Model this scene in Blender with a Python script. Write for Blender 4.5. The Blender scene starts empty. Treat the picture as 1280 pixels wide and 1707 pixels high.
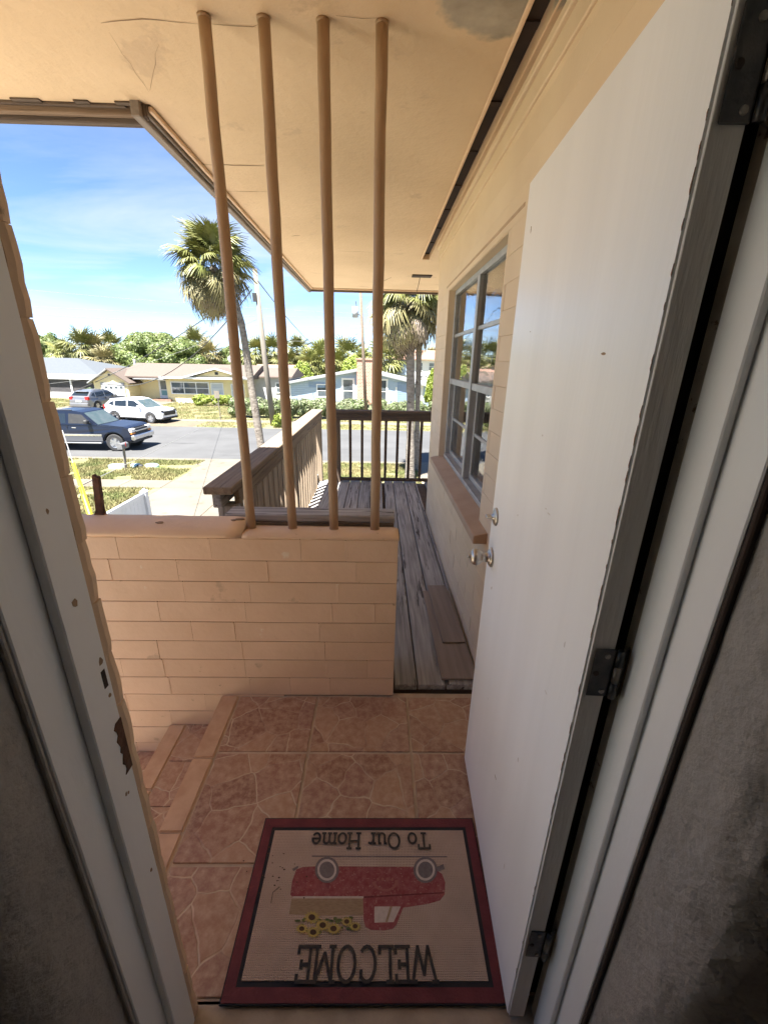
import bpy, bmesh, math, random
import numpy as np
from mathutils import Vector, Matrix, noise as mnoise
random.seed(7); rng = np.random.default_rng(7)
S = bpy.context.scene
COL = S.collection
R = math.radians

# ------------------------------------------------------------------ camera
EYE = 1.6                                   # eye height above the landing; world origin is on the floor below the camera
FPX, CX, CY = 698.0, 640.0, 853.5           # focal length and centre of the photograph in pixels
_v1 = np.array([630 - CX, 603 - CY, FPX]); _v2 = np.array([598 - CX, 2806 - CY, FPX])
_F = _v1 / np.linalg.norm(_v1); _D = _v2 - _v2.dot(_F) * _F; _D /= np.linalg.norm(_D); _R = np.cross(_D, _F)
M3 = np.stack([_R, _F, -_D])
cam_d = bpy.data.cameras.new('camera'); cam = bpy.data.objects.new('camera', cam_d); COL.objects.link(cam)
cam.matrix_world = Matrix(((M3[0, 0], -M3[0, 1], -M3[0, 2], 0), (M3[1, 0], -M3[1, 1], -M3[1, 2], 0),
                           (M3[2, 0], -M3[2, 1], -M3[2, 2], EYE), (0, 0, 0, 1)))
cam_d.sensor_fit = 'HORIZONTAL'; cam_d.sensor_width = 36; cam_d.lens = FPX / 1280 * 36
cam_d.clip_start = 0.02; cam_d.clip_end = 3000
S.camera = cam
def GZ(px, py, z=0.0):                      # pixel -> point on a level plane
    d = M3 @ np.array([px - CX, py - CY, FPX]); d = d * ((z - EYE) / d[2]); return Vector((d[0], d[1], z))
def GY(px, py, y):                          # pixel -> point on a plane at a known distance
    d = M3 @ np.array([px - CX, py - CY, FPX]); d = d * (y / d[1]); return Vector((d[0], y, d[2] + EYE))

# ------------------------------------------------------------------ sky, sun, exposure
SUN = Vector((-0.22, -0.40, 1.0)).normalized()
elev = math.asin(SUN.z); azim = math.atan2(SUN.x, SUN.y)
W = bpy.data.worlds.new('World'); S.world = W; W.use_nodes = True
wn, wl = W.node_tree.nodes, W.node_tree.links
wn.clear()
def wnode(t, **k):
    n = wn.new(t)
    for a, b in k.items(): setattr(n, a, b)
    return n
wout = wnode('ShaderNodeOutputWorld'); wbg = wnode('ShaderNodeBackground')
sky = wnode('ShaderNodeTexSky', sky_type='NISHITA', sun_disc=False, sun_elevation=elev, sun_rotation=azim,
            altitude=0, air_density=0.55, dust_density=0.0, ozone_density=5.0)
wtc = wnode('ShaderNodeTexCoord'); sep = wnode('ShaderNodeSeparateXYZ'); wl.new(wtc.outputs['Generated'], sep.inputs[0])
def wmath(op, a, b=None):
    n = wnode('ShaderNodeMath', operation=op)
    for i, v in enumerate((a, b)):
        if v is None: continue
        if isinstance(v, (int, float)): n.inputs[i].default_value = v
        else: wl.new(v, n.inputs[i])
    return n.outputs[0]
zz = wmath('ADD', wmath('MAXIMUM', sep.outputs[2], 0.0), 0.10)
cmb = wnode('ShaderNodeCombineXYZ')
wl.new(wmath('DIVIDE', sep.outputs[0], zz), cmb.inputs[0]); wl.new(wmath('DIVIDE', sep.outputs[1], zz), cmb.inputs[1])
cn = wnode('ShaderNodeTexNoise'); cn.inputs['Scale'].default_value = 0.55; cn.inputs['Detail'].default_value = 7; cn.inputs['Roughness'].default_value = 0.6
cn.inputs['Distortion'].default_value = 0.6
cmap = wnode('ShaderNodeMapping'); cmap.inputs['Scale'].default_value = (0.8, 1.5, 1); cmap.inputs['Location'].default_value = (3.1, 1.7, 0)
wl.new(cmb.outputs[0], cmap.inputs[0]); wl.new(cmap.outputs[0], cn.inputs['Vector'])
cr = wnode('ShaderNodeValToRGB'); cr.color_ramp.elements[0].position = 0.42; cr.color_ramp.elements[1].position = 0.68
wl.new(cn.outputs['Fac'], cr.inputs[0])
hz = wnode('ShaderNodeMapRange'); hz.inputs['From Min'].default_value = 0.40; hz.inputs['From Max'].default_value = 0.065
wl.new(sep.outputs[2], hz.inputs['Value'])
mixc = wnode('ShaderNodeMix', data_type='RGBA')
wl.new(wmath('MULTIPLY', cr.outputs['Color'], wmath('ADD', wmath('MULTIPLY', hz.outputs[0], 0.80), 0.12)), mixc.inputs['Factor'])
wl.new(sky.outputs[0], mixc.inputs['A']); mixc.inputs['B'].default_value = (3.0, 3.25, 3.6, 1)
wl.new(mixc.outputs['Result'], wbg.inputs['Color']); wbg.inputs['Strength'].default_value = 0.0501
wl.new(wbg.outputs[0], wout.inputs['Surface'])
sd = bpy.data.lights.new('sun', 'SUN'); sd.energy = 4.1; sd.angle = R(0.53); sd.color = (1.0, 0.965, 0.91)
so = bpy.data.objects.new('sun', sd); COL.objects.link(so); so.location = (-8, -12, 40)
so.rotation_euler = SUN.to_track_quat('Z', 'Y').to_euler()
S.render.engine = 'CYCLES'
S.cycles.max_bounces = 10; S.cycles.diffuse_bounces = 6
vs = S.view_settings; vs.view_transform = 'Standard'; vs.look = 'None'; vs.gamma = 1; vs.use_curve_mapping = False; vs.exposure = 2.8

# ------------------------------------------------------------------ materials
MATS = {}
def mat(name, c1, c2=None, scale=6, stretch=(1, 1, 1), rough=0.7, bump=0.0, bscale=40, metal=0.0, spec=0.5, rnd=0.0, detail=5,
        spots=None, mixlo=0.35, mixhi=0.65, bdist=0.01, coat=0.0, world=False):
    """noise mix of two colours, optional third colour in spots [(colour, scale, threshold, stretch)], optional bump, per-object value change"""
    m = bpy.data.materials.new(name); m.use_nodes = True; MATS[name] = m
    nt = m.node_tree; n, l = nt.nodes, nt.links; b = n['Principled BSDF']
    b.inputs['Roughness'].default_value = rough; b.inputs['Metallic'].default_value = metal
    b.inputs['Specular IOR Level'].default_value = spec; b.inputs['Coat Weight'].default_value = coat
    tc = n.new('ShaderNodeTexCoord'); oi = n.new('ShaderNodeObjectInfo')
    add = n.new('ShaderNodeVectorMath'); add.operation = 'ADD'
    sc = n.new('ShaderNodeVectorMath'); sc.operation = 'SCALE'; sc.inputs['Scale'].default_value = 37.0
    cb = n.new('ShaderNodeCombineXYZ')
    for i in range(3): l.new(oi.outputs['Random'], cb.inputs[i])
    l.new(cb.outputs[0], sc.inputs[0]); l.new(tc.outputs['Object'], add.inputs[0])
    if not world: l.new(sc.outputs[0], add.inputs[1])
    def nz(s, st, dt=5, ro=0.55):
        mp = n.new('ShaderNodeMapping'); mp.inputs['Scale'].default_value = st; l.new(add.outputs[0], mp.inputs[0])
        t = n.new('ShaderNodeTexNoise'); t.inputs['Scale'].default_value = s; t.inputs['Detail'].default_value = dt; t.inputs['Roughness'].default_value = ro
        l.new(mp.outputs[0], t.inputs['Vector']); return t.outputs['Fac']
    def ramp(fac, lo, hi):
        mr = n.new('ShaderNodeMapRange'); mr.inputs['From Min'].default_value = lo; mr.inputs['From Max'].default_value = hi; l.new(fac, mr.inputs['Value']); return mr.outputs[0]
    def mix(f, a, bb):
        x = n.new('ShaderNodeMix'); x.data_type = 'RGBA'
        l.new(f, x.inputs['Factor'])
        for v, k in ((a, 'A'), (bb, 'B')):
            if isinstance(v, tuple): x.inputs[k].default_value = (*v[:3], 1)
            else: l.new(v, x.inputs[k])
        return x.outputs['Result']
    col = c1
    if c2: col = mix(ramp(nz(scale, stretch, detail), mixlo, mixhi), c1, c2)
    for sp in (spots or []):
        th = sp[2]; col = mix(ramp(nz(sp[1], sp[3] if len(sp) > 3 else (1, 1, 1), 6, 0.65), th, th + 0.04), col, sp[0])
    if rnd:
        hs = n.new('ShaderNodeHueSaturation')
        mr = n.new('ShaderNodeMapRange'); mr.inputs['To Min'].default_value = 1 - rnd; mr.inputs['To Max'].default_value = 1 + rnd
        l.new(oi.outputs['Random'], mr.inputs['Value']); l.new(mr.outputs[0], hs.inputs['Value'])
        if isinstance(col, tuple): hs.inputs['Color'].default_value = (*col[:3], 1)
        else: l.new(col, hs.inputs['Color'])
        col = hs.outputs[0]
    if isinstance(col, tuple): b.inputs['Base Color'].default_value = (*col[:3], 1)
    else: l.new(col, b.inputs['Base Color'])
    if bump:
        bp = n.new('ShaderNodeBump'); bp.inputs['Strength'].default_value = bump; bp.inputs['Distance'].default_value = bdist
        l.new(nz(bscale, stretch, 4), bp.inputs['Height']); l.new(bp.outputs[0], b.inputs['Normal'])
    return m
PEACH = (0.74, 0.54, 0.365); PEACH2 = (0.69, 0.49, 0.32)
mat('peach', PEACH, PEACH2, scale=5, rough=0.75, bump=0.3, bscale=40, rnd=0.03, bdist=0.006, spots=[((0.46, 0.32, 0.20), 20, 0.68), ((0.76, 0.64, 0.50), 7, 0.68), ((0.56, 0.40, 0.265), 4, 0.64)])
mat('peach_joint', (0.46, 0.32, 0.20), (0.54, 0.38, 0.25), scale=8, rough=0.9, bump=0.4)
mat('wall_paint', (0.73, 0.575, 0.405), (0.69, 0.53, 0.365), scale=3, rough=0.7, bump=0.35, bscale=70, rnd=0.02, bdist=0.004, spots=[((0.50, 0.36, 0.24), 18, 0.73)])
mat('sill_paint', (0.42, 0.285, 0.19), (0.47, 0.33, 0.23), scale=6, rough=0.6, bump=0.2)
mat('bar_paint', (0.36, 0.24, 0.145), (0.42, 0.285, 0.175), scale=12, stretch=(1, 1, 0.3), rough=0.5, bump=0.25, bscale=90, spots=[((0.16, 0.09, 0.05), 40, 0.73)])
mat('white_paint', (0.84, 0.84, 0.83), (0.79, 0.79, 0.78), scale=2.6, stretch=(1, 3, 0.30), rough=0.34, bump=0.22, bscale=14, bdist=0.003, spots=[((0.45, 0.42, 0.38), 26, 0.74)])
mat('jamb_paint', (0.82, 0.83, 0.83), (0.76, 0.77, 0.77), scale=4, stretch=(1, 1, 0.4), rough=0.4, bump=0.35, bscale=30, bdist=0.004, spots=[((0.22, 0.21, 0.20), 26, 0.735), ((0.50, 0.46, 0.38), 6, 0.70)])
mat('jamb_dirty', (0.42, 0.36, 0.28), (0.55, 0.50, 0.42), scale=14, rough=0.8, bump=0.4, spots=[((0.20, 0.13, 0.08), 30, 0.62)])
mat('door_edge', (0.62, 0.59, 0.55), (0.70, 0.67, 0.63), scale=8, stretch=(2, 2, 0.25), rough=0.6, bump=0.3, spots=[((0.20, 0.15, 0.12), 30, 0.70)])
mat('raw_wood', (0.20, 0.10, 0.05), (0.30, 0.17, 0.09), scale=20, stretch=(1, 1, 0.2), rough=0.9, bump=0.5)
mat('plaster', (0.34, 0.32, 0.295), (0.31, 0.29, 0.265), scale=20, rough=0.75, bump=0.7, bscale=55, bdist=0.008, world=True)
mat('room_paint', (0.74, 0.72, 0.68), rough=0.9)
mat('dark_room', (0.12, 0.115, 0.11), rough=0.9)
mat('dark_brown', (0.075, 0.045, 0.03), (0.12, 0.075, 0.05), scale=20, stretch=(1, 1, 0.2), rough=0.9, bump=0.4)
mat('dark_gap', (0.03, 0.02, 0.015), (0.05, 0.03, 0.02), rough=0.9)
mat('hinge_metal', (0.05, 0.05, 0.052), (0.09, 0.085, 0.08), scale=30, rough=0.42, metal=0.7, bump=0.2, bscale=80)
mat('hinge_worn', (0.30, 0.27, 0.24), (0.16, 0.14, 0.12), scale=40, rough=0.4, metal=0.8)
mat('nickel', (0.55, 0.51, 0.46), (0.47, 0.43, 0.38), scale=10, rough=0.33, metal=0.9)
mat('rust', (0.07, 0.032, 0.018), (0.13, 0.06, 0.03), scale=30, rough=0.9, bump=0.8)
mat('grout', (0.54, 0.43, 0.32), (0.42, 0.33, 0.24), scale=12, rough=0.9, bump=0.4)
mat('nosing', (0.60, 0.41, 0.27), (0.50, 0.32, 0.20), scale=14, rough=0.45, bump=0.2, rnd=0.06)
for ax, st in (('y', (9, 0.45, 9)), ('x', (0.45, 9, 9)), ('z', (9, 9, 0.45))):
    mat('grey_wood_' + ax, (0.225, 0.218, 0.215), (0.42, 0.415, 0.41), scale=5, stretch=st, rough=0.85, bump=0.7, bscale=9, rnd=0.13, bdist=0.008,
        spots=[((0.07, 0.062, 0.057), 4.0, 0.585, st), ((0.50, 0.49, 0.475), 3.0, 0.64, st)])
    mat('brown_wood_' + ax, (0.20, 0.15, 0.105), (0.30, 0.235, 0.165), scale=5, stretch=st, rough=0.85, bump=0.7, bscale=9, rnd=0.12, bdist=0.008,
        spots=[((0.10, 0.075, 0.055), 4.0, 0.60, st)])
    mat('dark_wood_' + ax, (0.075, 0.05, 0.038), (0.13, 0.095, 0.07), scale=5, stretch=st, rough=0.85, bump=0.7, bscale=9, rnd=0.12, spots=[((0.22, 0.20, 0.175), 3.0, 0.68, st)])
    mat('loose_wood_' + ax, (0.26, 0.215, 0.185), (0.20, 0.165, 0.14), scale=4, stretch=st, rough=0.8, bump=0.3, bscale=9, rnd=0.08)
mat('fascia_wood', (0.15, 0.095, 0.06), (0.24, 0.165, 0.11), scale=5, stretch=(0.45, 9, 9), rough=0.9, bump=0.7, bscale=9, spots=[((0.06, 0.04, 0.03), 4.0, 0.60, (0.45, 9, 9))])
mat('mat_red', (0.165, 0.03, 0.036), (0.12, 0.02, 0.026), scale=18, rough=0.75, bump=0.3, bscale=150)
mat('mat_black', (0.012, 0.011, 0.014), rough=0.75)
mat('print_black', (0.035, 0.03, 0.027), (0.06, 0.05, 0.042), scale=60, rough=0.9)
mat('print_red', (0.24, 0.045, 0.05), (0.31, 0.10, 0.095), scale=60, rough=0.9, spots=[((0.40, 0.23, 0.19), 150, 0.60)])
mat('print_dark_red', (0.12, 0.02, 0.025), (0.17, 0.04, 0.04), scale=90, rough=0.9)
mat('print_grey', (0.15, 0.12, 0.12), (0.20, 0.17, 0.16), scale=90, rough=0.9)
mat('print_white', (0.58, 0.50, 0.44), (0.50, 0.42, 0.36), scale=90, rough=0.9)
mat('print_tan', (0.36, 0.26, 0.16), (0.28, 0.19, 0.11), scale=60, rough=0.9, stretch=(1, 5, 1))
mat('print_yellow', (0.46, 0.36, 0.09), (0.42, 0.31, 0.11), scale=80, rough=0.9)
mat('print_green', (0.13, 0.15, 0.05), rough=0.9)
mat('print_brown', (0.08, 0.04, 0.02), rough=0.9)
mat('print_faint', (0.33, 0.12, 0.10), rough=0.9)
mat('aluminium', (0.47, 0.465, 0.45), (0.38, 0.375, 0.36), scale=12, rough=0.45, metal=0.35, bump=0.1)
mat('road', (0.064, 0.064, 0.064), (0.08, 0.08, 0.08), scale=0.6, rough=0.9, bump=0.3, bscale=30, world=True, spots=[((0.052, 0.052, 0.052), 0.5, 0.62, (0.3, 2, 1))])
mat('bounce_pale', (0.56, 0.53, 0.48), (0.50, 0.47, 0.42), scale=0.9, rough=0.9)  # kept extra pale, only for the added bounce sheets
mat('concrete', (0.125, 0.107, 0.08), (0.15, 0.13, 0.10), scale=0.9, rough=0.9, bump=0.2, bscale=25, rnd=0.04, spots=[((0.10, 0.085, 0.062), 1.6, 0.60)])
mat('lawn', (0.135, 0.135, 0.05), (0.215, 0.185, 0.095), scale=0.9, detail=9, rough=0.95, bump=0.8, bscale=14, bdist=0.05, world=True, spots=[((0.10, 0.135, 0.03), 0.7, 0.60), ((0.26, 0.21, 0.12), 1.7, 0.66)])
mat('grass_blade', (0.12, 0.14, 0.04), (0.26, 0.22, 0.10), scale=0.8, detail=8, rough=0.8, world=True)
mat('sand', (0.14, 0.11, 0.072), (0.11, 0.085, 0.055), scale=2, rough=0.95, bump=0.5)
mat('palm_green', (0.12, 0.135, 0.03), (0.20, 0.195, 0.065), scale=1.2, rough=0.5, rnd=0.22)
mat('palm_olive', (0.17, 0.155, 0.06), (0.25, 0.21, 0.10), scale=1.2, rough=0.6, rnd=0.20)
mat('palm_dead', (0.19, 0.145, 0.105), (0.27, 0.215, 0.165), scale=1.5, rough=0.9, rnd=0.22)
mat('palm_trunk', (0.13, 0.11, 0.09), (0.22, 0.195, 0.165), scale=5, stretch=(1, 1, 2.2), rough=0.95, bump=0.9, bscale=9, bdist=0.04, spots=[((0.075, 0.055, 0.042), 4, 0.60)])
mat('leaf', (0.07, 0.10, 0.018), (0.12, 0.15, 0.034), scale=0.6, detail=6, rough=0.55, world=True)
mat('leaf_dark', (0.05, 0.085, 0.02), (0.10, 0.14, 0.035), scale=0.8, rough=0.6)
mat('leaf_lime', (0.15, 0.20, 0.022), (0.22, 0.26, 0.04), scale=2, rough=0.55)
mat('leaf_pale', (0.105, 0.125, 0.055), (0.175, 0.19, 0.10), scale=2.5, rough=0.55)
mat('twig', (0.12, 0.09, 0.065), (0.18, 0.14, 0.10), scale=8, rough=0.9)
mat('pole_wood', (0.15, 0.13, 0.105), (0.21, 0.19, 0.155), scale=4, stretch=(5, 5, 0.3), rough=0.9, bump=0.4)
mat('wire', (0.06, 0.06, 0.06), rough=0.6)
mat('wire_pale', (0.22, 0.22, 0.21), rough=0.6)
mat('plastic_yellow', (0.78, 0.58, 0.02), (0.70, 0.50, 0.02), scale=5, rough=0.45)
mat('vinyl_grey', (0.52, 0.55, 0.58), (0.48, 0.51, 0.54), scale=3, rough=0.5)
mat('white_trim', (0.78, 0.78, 0.77), (0.72, 0.72, 0.70), scale=3, rough=0.5)
mat('yellow_stucco', (0.80, 0.68, 0.38), (0.76, 0.64, 0.35), scale=2, rough=0.85, bump=0.3)
mat('grey_stucco', (0.42, 0.42, 0.42), (0.38, 0.38, 0.38), scale=2, rough=0.85, bump=0.3)
mat('shingle_brown', (0.098, 0.074, 0.06), (0.13, 0.10, 0.082), scale=5, stretch=(1, 4, 4), rough=0.95, bump=0.5)
mat('shingle_grey', (0.066, 0.075, 0.085), (0.086, 0.096, 0.107), scale=5, stretch=(1, 4, 4), rough=0.95, bump=0.5)
mat('tile_roof', (0.25, 0.14, 0.10), (0.31, 0.19, 0.14), scale=6, rough=0.9, bump=0.5)
mat('white_roof', (0.26, 0.265, 0.27), (0.23, 0.235, 0.24), scale=1.5, rough=0.8)
mat('blue_siding', (0.30, 0.39, 0.52), (0.34, 0.43, 0.56), scale=1.5, rough=0.7)
mat('blue_dark', (0.19, 0.27, 0.42), (0.22, 0.30, 0.45), scale=1.5, rough=0.7)
mat('orange_stucco', (0.60, 0.17, 0.06), (0.55, 0.15, 0.05), scale=2, rough=0.8)
mat('window_dark', (0.05, 0.06, 0.07), (0.10, 0.12, 0.13), scale=1.6, rough=0.08, spec=0.8)
mat('screen_dark', (0.045, 0.042, 0.045), (0.075, 0.07, 0.072), scale=1.5, rough=0.7)
mat('blind', (0.55, 0.57, 0.58), (0.45, 0.48, 0.50), scale=3, stretch=(0.2, 0.2, 12), rough=0.6)
mat('teal_door', (0.16, 0.33, 0.34), rough=0.5)
mat('brick_red', (0.42, 0.15, 0.09), rough=0.9)
mat('tyre', (0.02, 0.02, 0.021), (0.035, 0.034, 0.033), scale=20, rough=0.85)
mat('rim', (0.55, 0.55, 0.56), (0.45, 0.45, 0.46), scale=8, rough=0.3, metal=0.8)
mat('car_blue', (0.006, 0.0095, 0.022), (0.007, 0.011, 0.025), scale=2, rough=0.32, coat=0.25, spec=0.4)
mat('car_white', (0.80, 0.81, 0.82), (0.78, 0.79, 0.80), scale=2, rough=0.25, coat=0.6)
mat('car_grey', (0.19, 0.195, 0.205), (0.22, 0.225, 0.235), scale=2, rough=0.28, metal=0.5, coat=0.6)
mat('trim_grey', (0.075, 0.078, 0.085), rough=0.5)
mat('chrome', (0.70, 0.70, 0.70), (0.60, 0.60, 0.60), scale=5, rough=0.2, metal=0.9)
mat('car_glass', (0.012, 0.016, 0.018), rough=0.04, spec=0.9)
mat('windshield', (0.05, 0.075, 0.075), (0.08, 0.10, 0.10), scale=3, rough=0.04, spec=1.0)
mat('trim_black', (0.018, 0.018, 0.019), (0.028, 0.028, 0.028), scale=10, rough=0.6)
mat('lamp_clear', (0.75, 0.74, 0.68), rough=0.12)
mat('lamp_red', (0.40, 0.02, 0.02), rough=0.15)
mat('lamp_amber', (0.60, 0.20, 0.03), rough=0.2)
mat('plate', (0.60, 0.66, 0.62), rough=0.5)
mat('mailbox_grey', (0.12, 0.12, 0.125), (0.17, 0.17, 0.17), scale=10, rough=0.5)
mat('lid_teal', (0.42, 0.62, 0.62), (0.50, 0.68, 0.68), scale=5, rough=0.5)
mat('rock', (0.42, 0.40, 0.36), (0.55, 0.53, 0.48), scale=5, rough=0.9)
mat('crack_dark', (0.28, 0.19, 0.115), rough=0.95)
mat('cloth_white', (0.72, 0.71, 0.69), rough=0.9)
mat('transformer', (0.40, 0.41, 0.42), rough=0.5)
# bump lines for lapped siding and garage panels
for nm in ('blue_siding', 'blue_dark'):
    m = MATS[nm]; n, l = m.node_tree.nodes, m.node_tree.links
    tc = n.new('ShaderNodeTexCoord'); wv = n.new('ShaderNodeTexWave'); wv.wave_type = 'BANDS'; wv.bands_direction = 'Z'; wv.wave_profile = 'SAW'
    wv.inputs['Scale'].default_value = 1.6; bp = n.new('ShaderNodeBump'); bp.inputs['Strength'].default_value = 0.8; bp.inputs['Distance'].default_value = 0.03
    l.new(tc.outputs['Object'], wv.inputs['Vector']); l.new(wv.outputs['Fac'], bp.inputs['Height']); l.new(bp.outputs[0], n['Principled BSDF'].inputs['Normal'])
# brick chimney
m = MATS['brick_red']; n, l = m.node_tree.nodes, m.node_tree.links
tc = n.new('ShaderNodeTexCoord'); mp = n.new('ShaderNodeMapping'); mp.inputs['Rotation'].default_value = (R(90), 0, 0); bt = n.new('ShaderNodeTexBrick')
bt.inputs['Color1'].default_value = (0.30, 0.12, 0.08, 1); bt.inputs['Color2'].default_value = (0.40, 0.19, 0.13, 1); bt.inputs['Mortar'].default_value = (0.45, 0.36, 0.30, 1)
bt.inputs['Scale'].default_value = 1.9; bt.inputs['Mortar Size'].default_value = 0.03
l.new(tc.outputs['Object'], mp.inputs[0]); l.new(mp.outputs[0], bt.inputs['Vector']); l.new(bt.outputs['Color'], n['Principled BSDF'].inputs['Base Color'])

def flag_tile(name):
    """ceramic tile printed and moulded with irregular flagstones"""
    m = bpy.data.materials.new(name); m.use_nodes = True; MATS[name] = m
    n, l = m.node_tree.nodes, m.node_tree.links; b = n['Principled BSDF']; b.inputs['Roughness'].default_value = 0.42
    tc = n.new('ShaderNodeTexCoord'); oi = n.new('ShaderNodeObjectInfo'); cb = n.new('ShaderNodeCombineXYZ')
    for i in range(2):
        k = n.new('ShaderNodeMath'); k.operation = 'MULTIPLY'; k.inputs[1].default_value = 31.7 + 17 * i; l.new(oi.outputs['Random'], k.inputs[0]); l.new(k.outputs[0], cb.inputs[i])
    ad = n.new('ShaderNodeVectorMath'); ad.operation = 'ADD'; l.new(tc.outputs['Object'], ad.inputs[0]); l.new(cb.outputs[0], ad.inputs[1])
    wn_ = n.new('ShaderNodeTexNoise'); wn_.inputs['Scale'].default_value = 9; l.new(ad.outputs[0], wn_.inputs['Vector'])
    wv = n.new('ShaderNodeVectorMath'); wv.operation = 'SCALE'; wv.inputs['Scale'].default_value = 0.05; l.new(wn_.outputs['Color'], wv.inputs[0])
    a2 = n.new('ShaderNodeVectorMath'); a2.operation = 'ADD'; l.new(ad.outputs[0], a2.inputs[0]); l.new(wv.outputs[0], a2.inputs[1])
    v1 = n.new('ShaderNodeTexVoronoi'); v1.feature = 'DISTANCE_TO_EDGE'; v2 = n.new('ShaderNodeTexVoronoi'); v2.feature = 'F1'
    for v in (v1, v2):
        v.voronoi_dimensions = '2D'; v.inputs['Scale'].default_value = 7.6; v.inputs['Randomness'].default_value = 0.95; l.new(a2.outputs[0], v.inputs['Vector'])
    sp = n.new('ShaderNodeSeparateColor'); l.new(v2.outputs['Color'], sp.inputs[0])
    rp = n.new('ShaderNodeValToRGB'); e = rp.color_ramp.elements
    e[0].color = (0.25, 0.125, 0.085, 1); e[1].color = (0.41, 0.25, 0.165, 1)
    for p, c in ((0.3, (0.33, 0.175, 0.115)), (0.55, (0.30, 0.16, 0.12)), (0.75, (0.37, 0.215, 0.135))):
        q = e.new(p); q.color = (*c, 1)
    l.new(sp.outputs[0], rp.inputs[0])
    ng = n.new('ShaderNodeTexNoise'); ng.inputs['Scale'].default_value = 34; ng.inputs['Detail'].default_value = 8; ng.inputs['Roughness'].default_value = 0.7; l.new(ad.outputs[0], ng.inputs['Vector'])
    hs = n.new('ShaderNodeMix'); hs.data_type = 'RGBA'; hs.blend_type = 'MIX'
    mr = n.new('ShaderNodeMapRange'); mr.inputs['From Min'].default_value = 0.40; mr.inputs['From Max'].default_value = 0.70; l.new(ng.outputs['Fac'], mr.inputs['Value'])
    l.new(mr.outputs[0], hs.inputs['Factor']); l.new(rp.outputs[0], hs.inputs['A']); hs.inputs['B'].default_value = (0.50, 0.36, 0.255, 1)
    cr_ = n.new('ShaderNodeMapRange'); cr_.inputs['From Min'].default_value = 0.028; cr_.inputs['From Max'].default_value = 0.012; l.new(v1.outputs['Distance'], cr_.inputs['Value'])
    mx = n.new('ShaderNodeMix'); mx.data_type = 'RGBA'
    fm = n.new('ShaderNodeMath'); fm.operation = 'MULTIPLY'; l.new(cr_.outputs[0], fm.inputs[0]); n2 = n.new('ShaderNodeTexNoise'); n2.inputs['Scale'].default_value = 5
    l.new(ad.outputs[0], n2.inputs['Vector']); mr2 = n.new('ShaderNodeMapRange'); mr2.inputs['From Min'].default_value = 0.36; mr2.inputs['From Max'].default_value = 0.56
    l.new(n2.outputs['Fac'], mr2.inputs['Value']); l.new(mr2.outputs[0], fm.inputs[1])
    l.new(fm.outputs[0], mx.inputs['Factor']); l.new(hs.outputs['Result'], mx.inputs['A']); mx.inputs['B'].default_value = (0.54, 0.42, 0.30, 1)
    l.new(mx.outputs['Result'], b.inputs['Base Color'])
    bp = n.new('ShaderNodeBump'); bp.inputs['Strength'].default_value = 0.5; bp.inputs['Distance'].default_value = 0.004; bp.invert = True
    l.new(cr_.outputs[0], bp.inputs['Height'])
    b2 = n.new('ShaderNodeBump'); b2.inputs['Strength'].default_value = 0.35; b2.inputs['Distance'].default_value = 0.002; l.new(ng.outputs['Fac'], b2.inputs['Height']); l.new(bp.outputs[0], b2.inputs['Normal'])
    l.new(b2.outputs[0], b.inputs['Normal'])
flag_tile('flag_tile')

def soffit_mat():
    m = mat('soffit', (0.69, 0.51, 0.325), (0.62, 0.45, 0.28), scale=1.6, rough=0.85, bump=0.5, bscale=22, bdist=0.012, world=True,
            spots=[((0.58, 0.42, 0.27), 3.0, 0.62), ((0.38, 0.25, 0.15), 14, 0.735)])
    n, l = m.node_tree.nodes, m.node_tree.links; b = n['Principled BSDF']; src = b.inputs['Base Color'].links[0].from_socket
    tc = n.new('ShaderNodeTexCoord'); nz = n.new('ShaderNodeTexNoise'); nz.inputs['Scale'].default_value = 7; nz.inputs['Detail'].default_value = 6; l.new(tc.outputs['Object'], nz.inputs['Vector'])
    ds = n.new('ShaderNodeVectorMath'); ds.operation = 'DISTANCE'
    sc = n.new('ShaderNodeVectorMath'); sc.operation = 'MULTIPLY'; sc.inputs[1].default_value = (1.0, 1.0, 0); l.new(tc.outputs['Object'], sc.inputs[0])
    l.new(sc.outputs[0], ds.inputs[0]); ds.inputs[1].default_value = (0.35, 1.60, 0)
    ad = n.new('ShaderNodeMath'); ad.operation = 'MULTIPLY_ADD'; ad.inputs[1].default_value = 0.16; l.new(nz.outputs['Fac'], ad.inputs[0]); l.new(ds.outputs['Value'], ad.inputs[2])
    mr = n.new('ShaderNodeMapRange'); mr.inputs['From Min'].default_value = 0.30; mr.inputs['From Max'].default_value = 0.275; l.new(ad.outputs[0], mr.inputs['Value'])
    mx = n.new('ShaderNodeMix'); mx.data_type = 'RGBA'; l.new(mr.outputs[0], mx.inputs['Factor']); l.new(src, mx.inputs['A'])
    rp = n.new('ShaderNodeValToRGB'); rp.color_ramp.elements[0].color = (0.28, 0.24, 0.18, 1); rp.color_ramp.elements[1].color = (0.46, 0.39, 0.30, 1)
    rp.color_ramp.elements[0].position = 0.35; rp.color_ramp.elements[1].position = 0.65
    l.new(nz.outputs['Fac'], rp.inputs[0]); l.new(rp.outputs[0], mx.inputs['B']); l.new(mx.outputs['Result'], b.inputs['Base Color'])
soffit_mat()
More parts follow.
